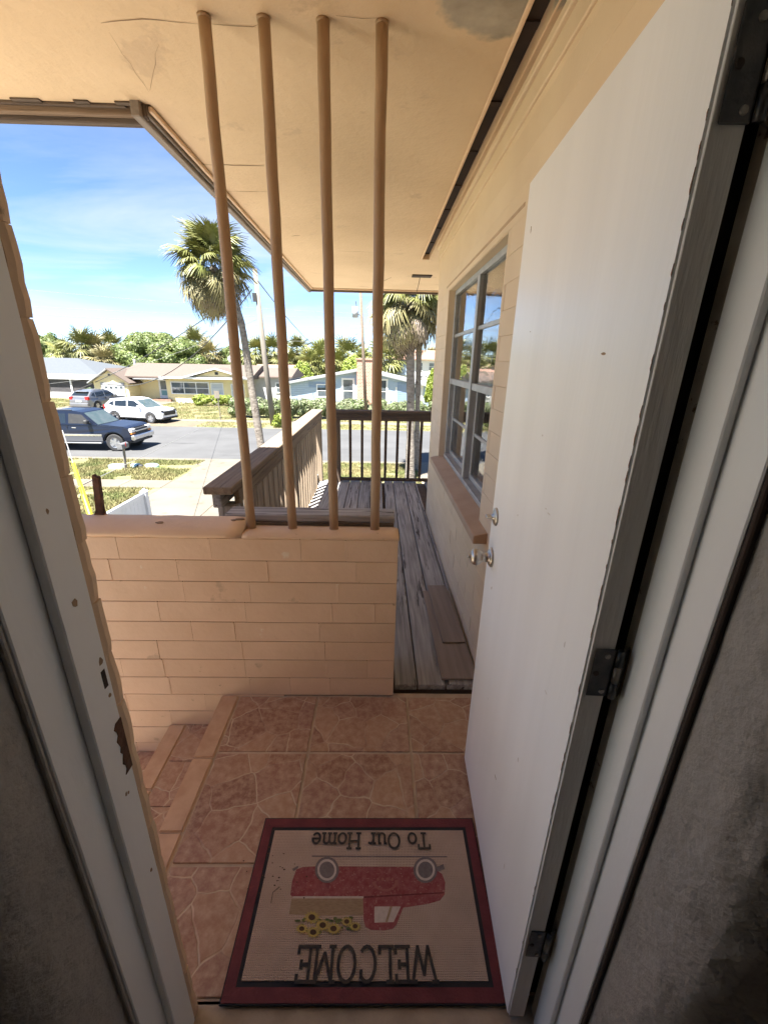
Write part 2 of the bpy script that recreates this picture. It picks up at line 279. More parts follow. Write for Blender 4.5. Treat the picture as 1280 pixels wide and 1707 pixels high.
def weave_mat():
    m = mat('mat_weave', (0.60, 0.455, 0.355), (0.52, 0.385, 0.295), scale=9, rough=0.95, world=True, spots=[((0.17, 0.115, 0.08), 14, 0.72)])
    n, l = m.node_tree.nodes, m.node_tree.links; b = n['Principled BSDF']
    tc = n.new('ShaderNodeTexCoord'); w = []
    for d in 'XY':
        wv = n.new('ShaderNodeTexWave'); wv.bands_direction = d; wv.inputs['Scale'].default_value = 62; wv.inputs['Distortion'].default_value = 0.6; l.new(tc.outputs['Object'], wv.inputs['Vector']); w.append(wv)
    mu = n.new('ShaderNodeMath'); mu.operation = 'MULTIPLY'; l.new(w[0].outputs['Fac'], mu.inputs[0]); l.new(w[1].outputs['Fac'], mu.inputs[1])
    bp = n.new('ShaderNodeBump'); bp.inputs['Strength'].default_value = 0.9; bp.inputs['Distance'].default_value = 0.004; l.new(mu.outputs[0], bp.inputs['Height']); l.new(bp.outputs[0], b.inputs['Normal'])
weave_mat()
def glass_mat():
    m = bpy.data.materials.new('window_glass'); m.use_nodes = True; MATS['window_glass'] = m; b = m.node_tree.nodes['Principled BSDF']
    b.inputs['Base Color'].default_value = (0.80, 0.84, 0.84, 1); b.inputs['Transmission Weight'].default_value = 1; b.inputs['Roughness'].default_value = 0.0; b.inputs['IOR'].default_value = 1.72
    n, l = m.node_tree.nodes, m.node_tree.links; t = n.new('ShaderNodeTexNoise'); t.inputs['Scale'].default_value = 2.5; bp = n.new('ShaderNodeBump'); bp.inputs['Strength'].default_value = 0.04; bp.inputs['Distance'].default_value = 0.02
    l.new(t.outputs['Fac'], bp.inputs['Height']); l.new(bp.outputs[0], b.inputs['Normal'])
glass_mat()

# ------------------------------------------------------------------ builders
def tag(o, label=None, cat=None, group=None, kind=None):
    for k, v in (('label', label), ('category', cat), ('group', group), ('kind', kind)):
        if v: o[k] = v
    return o
def ob(name, mesh, m=None, parent=None, loc=(0, 0, 0), rot=None):
    """loc is in world space; parents are never rotated before their parts are attached unless local=True is wanted"""
    o = bpy.data.objects.new(name, mesh); COL.objects.link(o)
    if m and mesh is not None and not mesh.materials: mesh.materials.append(MATS[m])
    loc = Vector(loc)
    if parent is not None:
        o.parent = parent
        p = parent; off = Vector()
        while p is not None: off += p.location; p = p.parent
        loc = loc - off
    o.location = loc
    if rot: o.rotation_euler = rot
    return o
def thing(name, label, cat, loc=(0, 0, 0), group=None):
    o = ob(name, None, loc=loc); o.empty_display_size = 0.1; return tag(o, label, cat, group)
class MB:
    def __init__(s): s.v = []; s.f = []
    def add(s, vs, fs):
        k = len(s.v); s.v += [tuple(v) for v in vs]; s.f += [tuple(i + k for i in f) for f in fs]; return s
    def box(s, x0, x1, y0, y1, z0, z1):
        return s.add([(x0, y0, z0), (x1, y0, z0), (x1, y1, z0), (x0, y1, z0), (x0, y0, z1), (x1, y0, z1), (x1, y1, z1), (x0, y1, z1)],
                     [(0, 3, 2, 1), (4, 5, 6, 7), (0, 1, 5, 4), (1, 2, 6, 5), (2, 3, 7, 6), (3, 0, 4, 7)])
    def tube(s, pts, rs, n=10, cap=True):
        pts = [Vector(p) for p in pts]
        if isinstance(rs, (int, float)): rs = [rs] * len(pts)
        vs = []; ref = None
        for i, p in enumerate(pts):
            t = (pts[min(i + 1, len(pts) - 1)] - pts[max(i - 1, 0)]).normalized()
            a = Vector((0, 0, 1)) if abs(t.z) < 0.9 else Vector((1, 0, 0))
            if ref is not None: a = ref
            u = (a - t * a.dot(t)).normalized(); w = t.cross(u); ref = u
            for k in range(n):
                q = 2 * math.pi * k / n; vs.append(p + (u * math.cos(q) + w * math.sin(q)) * rs[i])
        fs = [(i * n + k, i * n + (k + 1) % n, (i + 1) * n + (k + 1) % n, (i + 1) * n + k) for i in range(len(pts) - 1) for k in range(n)]
        if cap: fs += [tuple(reversed(range(n))), tuple(range((len(pts) - 1) * n, len(pts) * n))]
        return s.add(vs, fs)
    def prism(s, poly, a0, a1, axis='y'):
        """poly of 2D points extruded along an axis: axis y uses (x,z), x uses (y,z), z uses (x,y)"""
        def P(p, a): return (p[0], a, p[1]) if axis == 'y' else ((a, p[0], p[1]) if axis == 'x' else (p[0], p[1], a))
        n = len(poly); vs = [P(p, a0) for p in poly] + [P(p, a1) for p in poly]
        return s.add(vs, [tuple(range(n)), tuple(reversed(range(n, 2 * n)))] + [(i, i + n, (i + 1) % n + n, (i + 1) % n) for i in range(n)])
    def mesh(s, name, bevel=0, seg=1, smooth=False, hz=False):
        me = bpy.data.meshes.new(name); me.from_pydata(s.v, [], s.f)
        bm = bmesh.new(); bm.from_mesh(me); bmesh.ops.recalc_face_normals(bm, faces=bm.faces)
        if bevel: bmesh.ops.bevel(bm, geom=[e for e in bm.edges if not hz or abs((e.verts[0].co - e.verts[1].co).z) < 1e-6], offset=bevel, segments=seg, affect='EDGES', clamp_overlap=True)
        bm.to_mesh(me); bm.free()
        if smooth: me.polygons.foreach_set('use_smooth', [True] * len(me.polygons))
        return me
    def build(s, name, m, parent=None, bevel=0, seg=1, smooth=False, loc=(0, 0, 0)):
        return ob(name, s.mesh(name, bevel, seg, smooth), m, parent, loc)
_cache = {}
def piece(name, x0, x1, y0, y1, z0, z1, m, parent=None, bevel=0.003, rot=None, seg=1, hz=False):
    """box whose origin is its own centre, sharing mesh data between alike pieces"""
    sz = (round(x1 - x0, 4), round(y1 - y0, 4), round(z1 - z0, 4)); key = (sz, m, bevel, hz)
    if key not in _cache:
        a, b, c = (q / 2 for q in sz); me = MB().box(-a, a, -b, b, -c, c).mesh(name, bevel, seg, hz=hz); me.materials.append(MATS[m]); _cache[key] = me
    return ob(name, _cache[key], None, parent, ((x0 + x1) / 2, (y0 + y1) / 2, (z0 + z1) / 2), rot)
def struct(o): o['kind'] = 'structure'; return o
def cut_ramp(v, a, b): return max(0.0, min(1.0, (v - a) / (b - a)))

GR = -2.7                                    # street level
# ================================================================== GROUND
def sheet(name, x0, x1, y0, y1, z, m, th=0.0, parent=None):
    b = MB()
    if th: b.box(x0, x1, y0, y1, z - th, z)
    else: b.add([(x0, y0, z), (x1, y0, z), (x1, y1, z), (x0, y1, z)], [(0, 1, 2, 3)])
    return b.build(name, m, parent)
struct(sheet('ground', -900, 900, -300, 1500, GR, 'lawn'))
struct(sheet('road', -400, 400, 18.75, 28.1, GR + 0.012, 'road'))
sw = struct(sheet('sidewalk', -60, 60, 14.1, 15.05, GR + 0.003, 'grout'))
for i in range(-15, 12):
    piece('slab', i * 1.5 + 0.01, i * 1.5 + 1.49, 14.1, 15.05, GR - 0.06, GR + 0.028, 'concrete', sw, 0.008)
sw2 = struct(sheet('sidewalk', -60, 60, 30.6, 31.7, GR + 0.003, 'grout'))
for i in range(-22, 8):
    piece('slab', i * 1.5 + 0.01, i * 1.5 + 1.49, 30.6, 31.7, GR - 0.06, GR + 0.028, 'concrete', sw2, 0.008)
dv = struct(sheet('driveway', -7.45, -2.6, 2.5, 18.73, GR + 0.004, 'grout'))
for yy in ((2.5, 6.2), (6.22, 10.1), (10.12, 14.08), (15.07, 17.5)):
    for xx in ((-7.42, -5.05), (-5.03, -2.65)):
        piece('slab', xx[0], xx[1], yy[0], yy[1], GR - 0.06, GR + 0.024, 'concrete', dv, 0.008)
piece('slab', -7.75, -2.4, 17.53, 18.73, GR - 0.06, GR + 0.020, 'concrete', dv, 0.008)
dv2 = struct(sheet('driveway', 1.75, 6.5, 2.5, 18.73, GR + 0.004, 'grout'))
for yy in ((2.5, 6.2), (6.22, 10.1), (10.12, 14.08), (15.07, 18.73)):
    piece('slab', 1.78, 4.1, yy[0], yy[1], GR - 0.06, GR + 0.024, 'concrete', dv2, 0.008)
    piece('slab', 4.12, 6.45, yy[0], yy[1], GR - 0.06, GR + 0.024, 'concrete', dv2, 0.008)
struct(sheet('bounce_sheet', -2.55, 1.7, 2.5, 13.2, GR + 0.004, 'bounce_pale'))  # added out of view: pale sheet bouncing sunlight up into the porch
struct(sheet('bounce_sheet', -7.45, -0.8, -9, 2.45, GR + 0.004, 'bounce_pale'))  # second added bounce sheet, unseen, left of the house
kr = struct(MB().box(-60, 1.7, 18.40, 18.74, GR - 0.05, GR + 0.018).build('kerb_strip', 'concrete'))
dv3 = struct(sheet('driveway', -27.6, -22.2, 28.15, 44.2, GR + 0.006, 'grout'))
for a in range(4):
    piece('slab', -27.5, -24.95, 28.2 + a * 4, 32.15 + a * 4, GR - 0.06, GR + 0.033, 'concrete', dv3, 0.008)
    piece('slab', -24.9, -22.3, 28.2 + a * 4, 32.15 + a * 4, GR - 0.06, GR + 0.033, 'concrete', dv3, 0.008)
struct(sheet('path', -22.5, -20.6, 31.75, 44.5, GR + 0.02, 'concrete', 0.05))
struct(sheet('bare_soil', -22.1, -12.2, 28.2, 30.5, GR + 0.006, 'sand'))

# ================================================================== THE HOUSE WE STAND IN
YD = 0.58                                     # outer face of the door frame
XW = 0.56                                     # face of the wall on the right
CE = 2.61                                     # soffit height
# --- walls round the doorway
wd = struct(MB().box(-1.95, -0.478, 0.46, 0.578, GR, 2.62).box(-0.455, 0.445, 0.47, 0.60, 2.085, 2.62).box(0.452, XW + 0.2, 0.47, 0.60, GR, 2.62).build('wall_front', 'peach_joint'))
edge_bm = []
for i in range(25):                           # slump blocks at the doorway's corner, uneven ends showing past the frame
    h = 0.104; z0 = -0.02 + i * h
    j = random.uniform(-0.0012, 0.0012); nb = 5
    b = MB(); x1 = -0.4445 + j; poly = []
    for k in range(nb + 1):
        t = k / nb; poly.append((x1 - 0.0022 * (2 * t - 1) ** 4 + random.uniform(-0.0015, 0.0015), z0 + 0.0008 + t * (h - 0.0016)))
    vs = []; fs = []
    for (x, z) in poly: vs += [(-0.80, YD + 0.002, z), (x - 0.004, YD + 0.002, z), (x, YD + 0.010, z), (x - 0.002, 0.603 + j * 0.3, z), (-0.80, 0.606, z)]
    for k in range(nb):
        for q in range(4): fs.append((k * 5 + q, k * 5 + q + 1, k * 5 + q + 6, k * 5 + q + 5))
    fs += [(0, 1, 2, 3, 4), tuple(nb * 5 + q for q in (4, 3, 2, 1, 0))]
    b.add(vs, fs).build('block', 'peach', wd, smooth=False)
piece('mortar', -0.8, -0.449, YD + 0.004, 0.598, -0.02, 2.58, 'peach', wd, 0)
# gap beside the frame: darkened by a strip built with the door frame
# --- right wall with blocks, window opening y 2.12..3.74, z 0.80..2.15
WY0, WY1, WZ0, WZ1 = 2.12, 3.74, 0.80, 2.15
YC = 4.42                                     # far corner
wr = MB()
bx = XW + 0.006
wr.box(bx, XW + 0.22, 0.605, WY0, GR, 2.63).box(bx, XW + 0.22, WY1, YC - 0.006, GR, 2.63)
wr.box(bx, XW + 0.22, WY0, WY1, GR, WZ0 - 0.02).box(bx, XW + 0.22, WY0, WY1, WZ1, 2.63)
wr = struct(wr.build('wall_right', 'wall_paint'))
struct(MB().box(XW + 0.225, 7, YC - 0.2, YC - 0.006, GR, 2.63).build('wall_end', 'wall_paint'))
hb = 0.1075
for i in range(25):
    z0 = 0.0 + i * hb; z1 = min(z0 + hb, 2.60)
    if z1 - z0 < 0.04: continue
    if z0 > WZ1 - 0.03:
        piece('lintel_course', XW, XW + 0.05, 0.66, YC, z0 + 0.0002, z1 - 0.0002, 'wall_paint', wr, 0.0008, hz=True); continue
    off = 0.2 if i % 2 else 0.0
    y = 0.66 - off
    while y < YC:
        y0, y1 = max(y, 0.66), min(y + 0.4, YC); y += 0.405
        if z1 > WZ0 and z0 < WZ1 - 0.03:                       # leave the window free
            if y0 >= WY0 - 0.0 and y1 <= WY1: continue
            if y0 < WY0 < y1: y1 = WY0
            if y0 < WY1 < y1: y0 = WY1
        if y1 - y0 < 0.03: continue
        j = random.uniform(-0.0006, 0.0006)
        piece('block', XW + j, XW + 0.05 + j, y0 + 0.0004, y1 - 0.0004, z0 + 0.0005, z1 - 0.0005, 'wall_paint', wr, 0.0011, hz=True)
# plain band and trim under the soffit
piece('trim_board', XW - 0.012, XW + 0.03, 0.62, YC + 0.004, 2.50, 2.572, 'wall_paint', wr, 0.004)
piece('trim_board', XW - 0.026, XW + 0.03, 0.62, YC + 0.008, 2.574, 2.606, 'wall_paint', wr, 0.004)
# dark room behind the window (inside faces)
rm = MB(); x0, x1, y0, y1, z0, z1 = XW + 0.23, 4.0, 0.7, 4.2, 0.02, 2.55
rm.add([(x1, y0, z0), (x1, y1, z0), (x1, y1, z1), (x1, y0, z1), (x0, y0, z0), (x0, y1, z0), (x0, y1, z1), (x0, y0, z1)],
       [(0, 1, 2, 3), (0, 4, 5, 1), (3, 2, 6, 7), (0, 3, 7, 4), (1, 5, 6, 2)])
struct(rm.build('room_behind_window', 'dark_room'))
# --- interior round the camera
def plaster(name, pts, z0, z1, nz, flip):
    prof = []
    for a, b in zip(pts[:-1], pts[1:]):
        d = math.dist(a, b); k = max(1, int(d / 0.012)) if d < 0.3 else int(d / 0.08)
        for q in range(k): prof.append((a[0] + (b[0] - a[0]) * q / k, a[1] + (b[1] - a[1]) * q / k))
    prof.append(pts[-1]); vs = []; n = len(prof)
    for r in range(nz + 1):
        z = z0 + (z1 - z0) * r / nz
        for i, (x, y) in enumerate(prof):
            e = min(1, i / 3)
            d = mnoise.noise(Vector((x * 9, y * 9, z * 5))) * 0.011 + mnoise.noise(Vector((x * 31 + 5, y * 31, z * 22))) * 0.006 + abs(mnoise.noise(Vector((x * 60, y * 60, z * 40)))) * 0.005
            nx, ny = (1 if not flip else -1) * 0.7, -0.7
            vs.append((x + nx * d * e, y + ny * d * e, z))
    fs = [(r * n + i, r * n + i + 1, (r + 1) * n + i + 1, (r + 1) * n + i) for r in range(nz) for i in range(n - 1)]
    return struct(MB().add(vs, fs).build(name, 'plaster', smooth=True))
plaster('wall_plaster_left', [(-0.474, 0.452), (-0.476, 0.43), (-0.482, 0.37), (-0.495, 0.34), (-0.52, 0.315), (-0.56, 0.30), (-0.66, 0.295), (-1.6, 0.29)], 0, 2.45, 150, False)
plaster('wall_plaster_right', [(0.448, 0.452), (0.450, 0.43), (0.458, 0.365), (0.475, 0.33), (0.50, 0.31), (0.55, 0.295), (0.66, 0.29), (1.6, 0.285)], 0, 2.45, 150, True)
ri = MB(); x0, x1, y0, y1, z0, z1 = -1.6, 1.6, -2.6, 0.30, -0.02, 2.45
ri.add([(x0, y0, z0), (x1, y0, z0), (x1, y1, z0), (x0, y1, z0), (x0, y0, z1), (x1, y0, z1), (x1, y1, z1), (x0, y1, z1)], [(4, 5, 6, 7), (0, 1, 5, 4), (1, 2, 6, 5), (3, 0, 4, 7)])
struct(ri.build('room_walls', 'room_paint'))
struct(MB().box(-1.6, 1.6, -2.6, 0.46, -0.06, -0.012).build('floor_inside', 'room_paint'))
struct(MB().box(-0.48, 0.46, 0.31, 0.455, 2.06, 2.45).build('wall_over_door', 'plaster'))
struct(MB().box(-1.75, -1.605, -2.7, 0.455, GR, 2.6).box(1.605, 1.75, -2.7, 0.455, GR, 2.6).box(-1.75, 1.75, -2.85, -2.705, GR, 2.6).build('wall_outer', 'peach_joint'))
# --- door frame
df = thing('door_frame', 'chipped white wooden door frame round the open doorway', 'door frame', (0, 0.55, 0))
def post(name, pts, m='jamb_paint', z0=0.0, z1=2.05, bevel=0.002):
    return MB().prism(pts, z0, z1, 'z').build(name, m, df, bevel)
post('jamb', [(-0.475, 0.452), (-0.462, 0.452), (-0.462, 0.575), (-0.475, 0.575)])
post('stop', [(-0.4615, 0.514), (-0.4445, 0.514), (-0.4445, 0.5785), (-0.4615, 0.5785)])
post('jamb', [(0.438, 0.455), (0.451, 0.455), (0.451, 0.578), (0.438, 0.578)])
post('stop', [(0.4255, 0.513), (0.4375, 0.513), (0.4375, 0.569), (0.4255, 0.569)])
post('gap_shade_strip', [(0.412, 0.622), (0.545, 0.622), (0.545, 0.645), (0.412, 0.645)], 'dark_gap')  # added strip whose dark colour stands for the shade in the door gap
post('outer_strip', [(0.4285, 0.5695), (0.4375, 0.5695), (0.4375, 0.592), (0.4285, 0.592)], 'jamb_dirty')
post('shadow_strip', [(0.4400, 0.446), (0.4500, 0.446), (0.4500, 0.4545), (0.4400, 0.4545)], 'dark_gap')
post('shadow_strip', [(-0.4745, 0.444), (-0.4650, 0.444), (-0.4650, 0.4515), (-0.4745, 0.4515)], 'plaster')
MB().box(-0.475, 0.451, 0.455, 0.575, 2.052, 2.083).build('head', 'jamb_paint', df)
# latch hole and splintered strike mortise in the left stop
piece('latch_hole', -0.4455, -0.4437, 0.560, 0.569, 1.080, 1.114, 'dark_gap', df, 0)
b = MB(); ring = []
zz_ = np.linspace(0.888, 1.002, 14)
b.prism([(0.5590 + random.uniform(-0.002, 0.002) + (0.002 if k % 3 else -0.001), z) for k, z in enumerate(zz_)] + [(0.5780, z) for z in zz_[::-1]], -0.4452, -0.4432, 'x').build('strike_mortise', 'rust', df)
for z, y, s in ((1.130, 0.566, 0.006), (1.060, 0.568, 0.005), (1.255, 0.545, 0.006), (0.853, 0.547, 0.004), (0.850, 0.553, 0.003), (1.40, 0.540, 0.004), (0.62, 0.56, 0.004)):
    n = 7; MB().prism([(y + s * random.uniform(0.5, 1.1) * math.cos(q * 6.283 / n), z + 1.6 * s * random.uniform(0.4, 1.1) * math.sin(q * 6.283 / n)) for q in range(n)], -0.4450, -0.4440, 'x').build('chip', 'crack_dark', df)
struct(MB().box(-0.46, 0.437, 0.47, 0.612, -0.06, -0.006).build('threshold', 'grout'))

# --- soffit
sf = MB(); sf.box(-1.95, 0.44, 0.605, 2.27, CE, CE + 0.05).box(-0.985, 0.44, 2.27, 6.93, CE, CE + 0.05)
sf.box(0.535, 4.2, 4.97, 6.93, CE, CE + 0.05).box(0.44, 0.535, 4.97, 6.93, CE, CE + 0.05).box(0.515, XW + 0.2, 0.605, 4.97, CE, CE + 0.05).box(XW + 0.2, 4.2, YC - 0.006, 4.97, CE, CE + 0.05)
sf = struct(sf.build('ceiling', 'soffit'))
piece('vent_lip', 0.425, 0.4405, 0.62, 4.97, CE - 0.012, CE - 0.001, 'peach', sf, 0.003)
piece('vent_lip', 0.514, 0.520, 0.62, 4.97, CE - 0.006, CE - 0.001, 'peach', sf, 0.001)
MB().box(0.43, 0.53, 0.6, 4.98, CE + 0.052, CE + 0.11).build('vent_void', 'dark_gap', sf)
for i in range(9): piece('vent_batten', 0.4405, 0.5145, 0.92 + i * 0.45, 0.955 + i * 0.45, CE + 0.046, CE + 0.051, 'dark_gap', sf, 0)
# roof slab above everything: keeps sun off the landing and the rooms
rf = struct(MB().box(-2.0, 4.3, -3.2, 2.36, CE + 0.115, CE + 0.20).box(-1.04, 4.3, 2.36, 6.99, CE + 0.115, CE + 0.20).build('roof', 'shingle_grey'))
piece('fascia_board', -1.055, -1.015, 2.24, 7.00, CE - 0.055, CE + 0.112, 'loose_wood_y', rf, 0.004)
piece('drip_edge', -1.012, -1.000, 2.28, 6.955, CE - 0.036, CE + 0.10, 'loose_wood_y', rf, 0.002)
piece('trim_strip', -0.998, -0.980, 2.28, 6.935, CE - 0.022, CE - 0.002, 'peach', rf, 0.003)
piece('fascia_board', -1.05, 4.3, 6.955, 7.0, CE - 0.045, CE + 0.112, 'dark_wood_x', rf, 0.004)
piece('trim_strip', -0.98, 4.2, 6.932, 6.953, CE - 0.02, CE - 0.002, 'peach', rf, 0.003)
piece('fascia_board', -2.0, -1.06, 2.325, 2.365, CE - 0.045, CE + 0.112, 'dark_wood_x', rf, 0.004)
piece('fascia_board', -2.0, -1.06, 2.290, 2.322, CE - 0.030, CE + 0.10, 'fascia_wood', rf, 0.004)
piece('trim_strip', -2.0, -1.09, 2.272, 2.288, CE - 0.010, CE + 0.05, 'dark_wood_x', rf, 0.002)
piece('broken_end', -1.058, -1.005, 2.262, 2.30, CE - 0.045, CE + 0.02, 'dark_wood_x', rf, 0.004)
for px_, w in ((40, 0.06), (205, 0.05), (130, 0.03)):
    p = GZ(px_, 162, CE); piece('peeled_paint', p.x - w, p.x + w, 2.250, 2.275, CE - 0.006, CE - 0.001, 'dark_wood_x', sf, 0)
def crack(pix, w=0.004, m='crack_dark'):
    P = [GZ(x, y, CE - 0.0012) for x, y in pix]; vs = []; pp = []
    for a, c in zip(P[:-1], P[1:]):
        k = max(2, int((c - a).length / 0.05))
        for q in range(k): pp.append(a.lerp(c, q / k) + Vector((random.uniform(-1, 1), random.uniform(-1, 1), 0)) * 0.006)
    pp.append(P[-1]); n = len(pp)
    for i, p in enumerate(pp):
        t = pp[min(i + 1, n - 1)] - pp[max(i - 1, 0)]; u = Vector((-t.y, t.x, 0)).normalized() * w * (0.25 + 0.75 * math.sin(math.pi * (i + 0.3) / n)) * random.uniform(0.5, 1.2) * 0.5
        vs += [p + u, p - u]
    MB().add(vs, [(2 * i, 2 * i + 1, 2 * i + 3, 2 * i + 2) for i in range(n - 1)]).build('crack', m, sf)
crack([(170, 36), (215, 31), (262, 31), (330, 39)], 0.0045); crack([(332, 38), (420, 44), (440, 36)], 0.003)
crack([(185, 55), (215, 105), (248, 152)], 0.0018); crack([(266, 75), (258, 105), (250, 150)], 0.0018)
crack([(330, 273), (372, 274), (440, 276)], 0.012); crack([(375, 319), (450, 319)], 0.005); crack([(485, 393), (500, 392)], 0.012)
crack([(560, 418), (625, 420)], 0.006); crack([(635, 470), (652, 462)], 0.02)
crack([(640, 30), (560, 25)], 0.003)
# junction box hole with a hanging wire beyond the corner of the wall
jb = thing('junction_box', 'black open ceiling box with a thin hanging wire under the far soffit', 'ceiling box', GZ(703, 459, CE))
p = GZ(703, 459, CE)
piece('box', p.x - 0.12, p.x + 0.12, p.y - 0.07, p.y + 0.07, CE - 0.012, CE - 0.001, 'dark_gap', jb, 0.002)
MB().tube([p + Vector((-0.02, 0, -0.01)), p + Vector((-0.03, 0.01, -0.08)), p + Vector((-0.06, 0.0, -0.2))], 0.0035, 6).build('wire', 'wire', jb)

# --- landing, steps
ld = struct(MB().box(-0.752, XW - 0.004, 0.606, 1.712, GR, -0.006).build('landing_floor', 'grout'))
gx = [-0.672, -0.278, 0.170, XW - 0.008]; gy = [0.612, 0.930, 1.360, 1.686]
for i in range(3):
    for j in range(3):
        g = 0.006; piece('tile', gx[i] + g, gx[i + 1] - g, gy[j] + g, gy[j + 1] - g, -0.012, random.uniform(-0.0012, 0.0004), 'flag_tile', ld, 0.0018)
for y0, y1 in ((0.612, 0.700), (0.704, 1.030), (1.033, 1.330), (1.333, 1.686)):
    piece('nosing_tile', -0.762, -0.676, y0, y1, -0.014, 0.001, 'nosing', ld, 0.005, seg=2)
st = struct(MB().box(-1.040, -0.754, 0.612, 1.688, GR, -0.196).build('step', 'grout')); 
steps = [st]
for k in range(1, 13):
    xk = -1.040 - 0.287 * (k - 1); z = -0.19 * k
    if k > 1: steps.append(struct(MB().box(xk - 0.0, xk + 0.285, 0.612, 1.688, GR, z - 0.006).build('step', 'grout')))
    if k <= 5:
        s_ = steps[-1]
        for y0, y1 in ((0.615, 0.95), (0.953, 1.33), (1.333, 1.686)): piece('nosing_tile', xk - 0.010, xk + 0.074, y0, y1, z - 0.014, z, 'nosing', s_, 0.005, seg=2)
        for q in range(5): piece('tile', xk + 0.079, xk + 0.282, 0.615 + q * 0.215, 0.826 + q * 0.215, z - 0.012, z - 0.0006, 'flag_tile', s_, 0.0015)
# --- low block wall between stair and deck
lw = thing('block_wall', 'low peach painted block wall carrying the four bars', 'wall', (-0.6, 1.78, GR))
MB().box(-2.4, 0.094, 1.699, 1.848, GR, 0.862).build('core', 'peach_joint', lw)
CH = 0.1075
for i in range(15):
    z1 = 0.862 - i * CH; z0 = z1 - CH
    x = -1.62 + (0.21 if i % 2 else 0.0) + random.uniform(-0.05, 0.05)
    if z0 < -0.01: xr = -0.745 if z0 > -0.2 else (-1.03 if z0 > -0.39 else -1.2)
    xr = 0.101
    while x < xr - 0.02:
        L = random.choice((0.40, 0.40, 0.40, 0.20, 0.30)); xe = min(x + L, xr)
        if xr - xe < 0.06: xe = xr
        lim = -0.755 if z1 < 0.02 else 9
        if x < lim:
            j = random.uniform(-0.0009, 0.0009)
            piece('block', x + 0.0006, xe - 0.0006, 1.688 + j, 1.75 + j, z0 + 0.0013, z1 - 0.0006, 'peach', lw, 0.0023, hz=True)
            if random.random() < 0.55 and xe < xr - 0.03 and xe < lim:
                w_ = random.uniform(0.003, 0.007); piece('mortar_joint', round(xe - w_, 3), round(xe + w_, 3), 1.6868, 1.70, z0 + 0.004, z1 - 0.004, 'peach', lw, 0.001)
        x = xe
# end face blocks
for i in range(9):
    z1 = 0.862 - i * CH; piece('block', 0.060, 0.104, 1.7525, 1.85, z1 - CH + 0.002, z1 - 0.002, 'peach', lw, 0.004)
def cap(name, x0, x1, prof, jit):
    n = 26; vs = []; k = len(prof)
    for i in range(n + 1):
        x = x0 + (x1 - x0) * i / n; d = 0.004 if i in (0, n) else 0
        for y, z in prof: vs.append((x, y + random.uniform(-jit, jit) + (0 if d == 0 else (1.78 - y) * 0.08), z + random.uniform(-jit, jit) - d))
    fs = [(i * k + q, (i + 1) * k + q, (i + 1) * k + (q + 1) % k, i * k + (q + 1) % k) for i in range(n) for q in range(k)]
    fs += [tuple(reversed(range(k))), tuple(range(n * k, (n + 1) * k))]
    return MB().add(vs, fs).build(name, 'peach', lw, smooth=True)
cap('coping', -2.4, -0.585, [(1.684, 0.8645), (1.684, 0.880), (1.692, 0.893), (1.715, 0.903), (1.78, 0.908), (1.85, 0.905), (1.866, 0.893), (1.866, 0.8645)], 0.0015)
cap('coping', -0.584, 0.104, [(1.684, 0.8640), (1.684, 0.872), (1.692, 0.880), (1.715, 0.885), (1.76, 0.884), (1.795, 0.879), (1.80, 0.870), (1.80, 0.8640)], 0.0015)
for px_, py_, r in ((262, 878, 0.012), (398, 872, 0.014), (386, 874, 0.010)):
    p = GZ(px_, py_, 0.900); me = MB(); n = 9
    me.prism([(p.x + r * 1.6 * math.cos(q * 6.283 / n) * random.uniform(.6, 1.1), p.y + 0.03 + r * math.sin(q * 6.283 / n) * random.uniform(.6, 1.1)) for q in range(n)], 0.896, 0.9105, 'z').build('chip', 'crack_dark', lw)
sp_ = thing('stub_post', 'short rusty steel stub standing on the left end of the block wall', 'post', (-1.30, 1.845, 0.9))
MB().prism([(-1.308, 0.893), (-1.308, 0.905), (-1.296, 0.925), (-1.278, 1.092), (-1.272, 1.098), (-1.266, 1.090), (-1.250, 1.086), (-1.262, 0.93), (-1.258, 0.905), (-1.258, 0.893)], 1.84, 1.862, 'y').build('stub', 'rust', sp_, 0.002)
# --- four bars
names = ('leftmost', 'second from left', 'third from left', 'rightmost')
for k, (x, (bx_, by_)) in enumerate(zip((-0.560, -0.375, -0.189, -0.003), ((421, 880), (489, 882), (557, 884), (625, 882)))):
    t = thing('metal_bar', 'brown painted round bar from wall to ceiling, %s of the four' % names[k], 'bar', (x, 1.765, 0.88), 'brown bars between wall and ceiling')
    b = MB(); n = 14; pts = [(x + random.uniform(-.0015, .0015), 1.765, z) for z in np.linspace(0.872, CE - 0.001, n)]
    b.tube(pts, [0.0202 * random.uniform(0.975, 1.025) for _ in pts], 14).build('shaft', 'bar_paint', t, smooth=True)
    MB().tube([(x, 1.765, 0.876), (x, 1.765, 0.888)], [0.0230, 0.0206], 12).build('collar', 'bar_paint', t, smooth=True)
    MB().tube([(x, 1.765, CE - 0.010), (x, 1.765, CE - 0.001)], [0.0206, 0.0218], 12).build('collar', 'bar_paint', t, smooth=True)

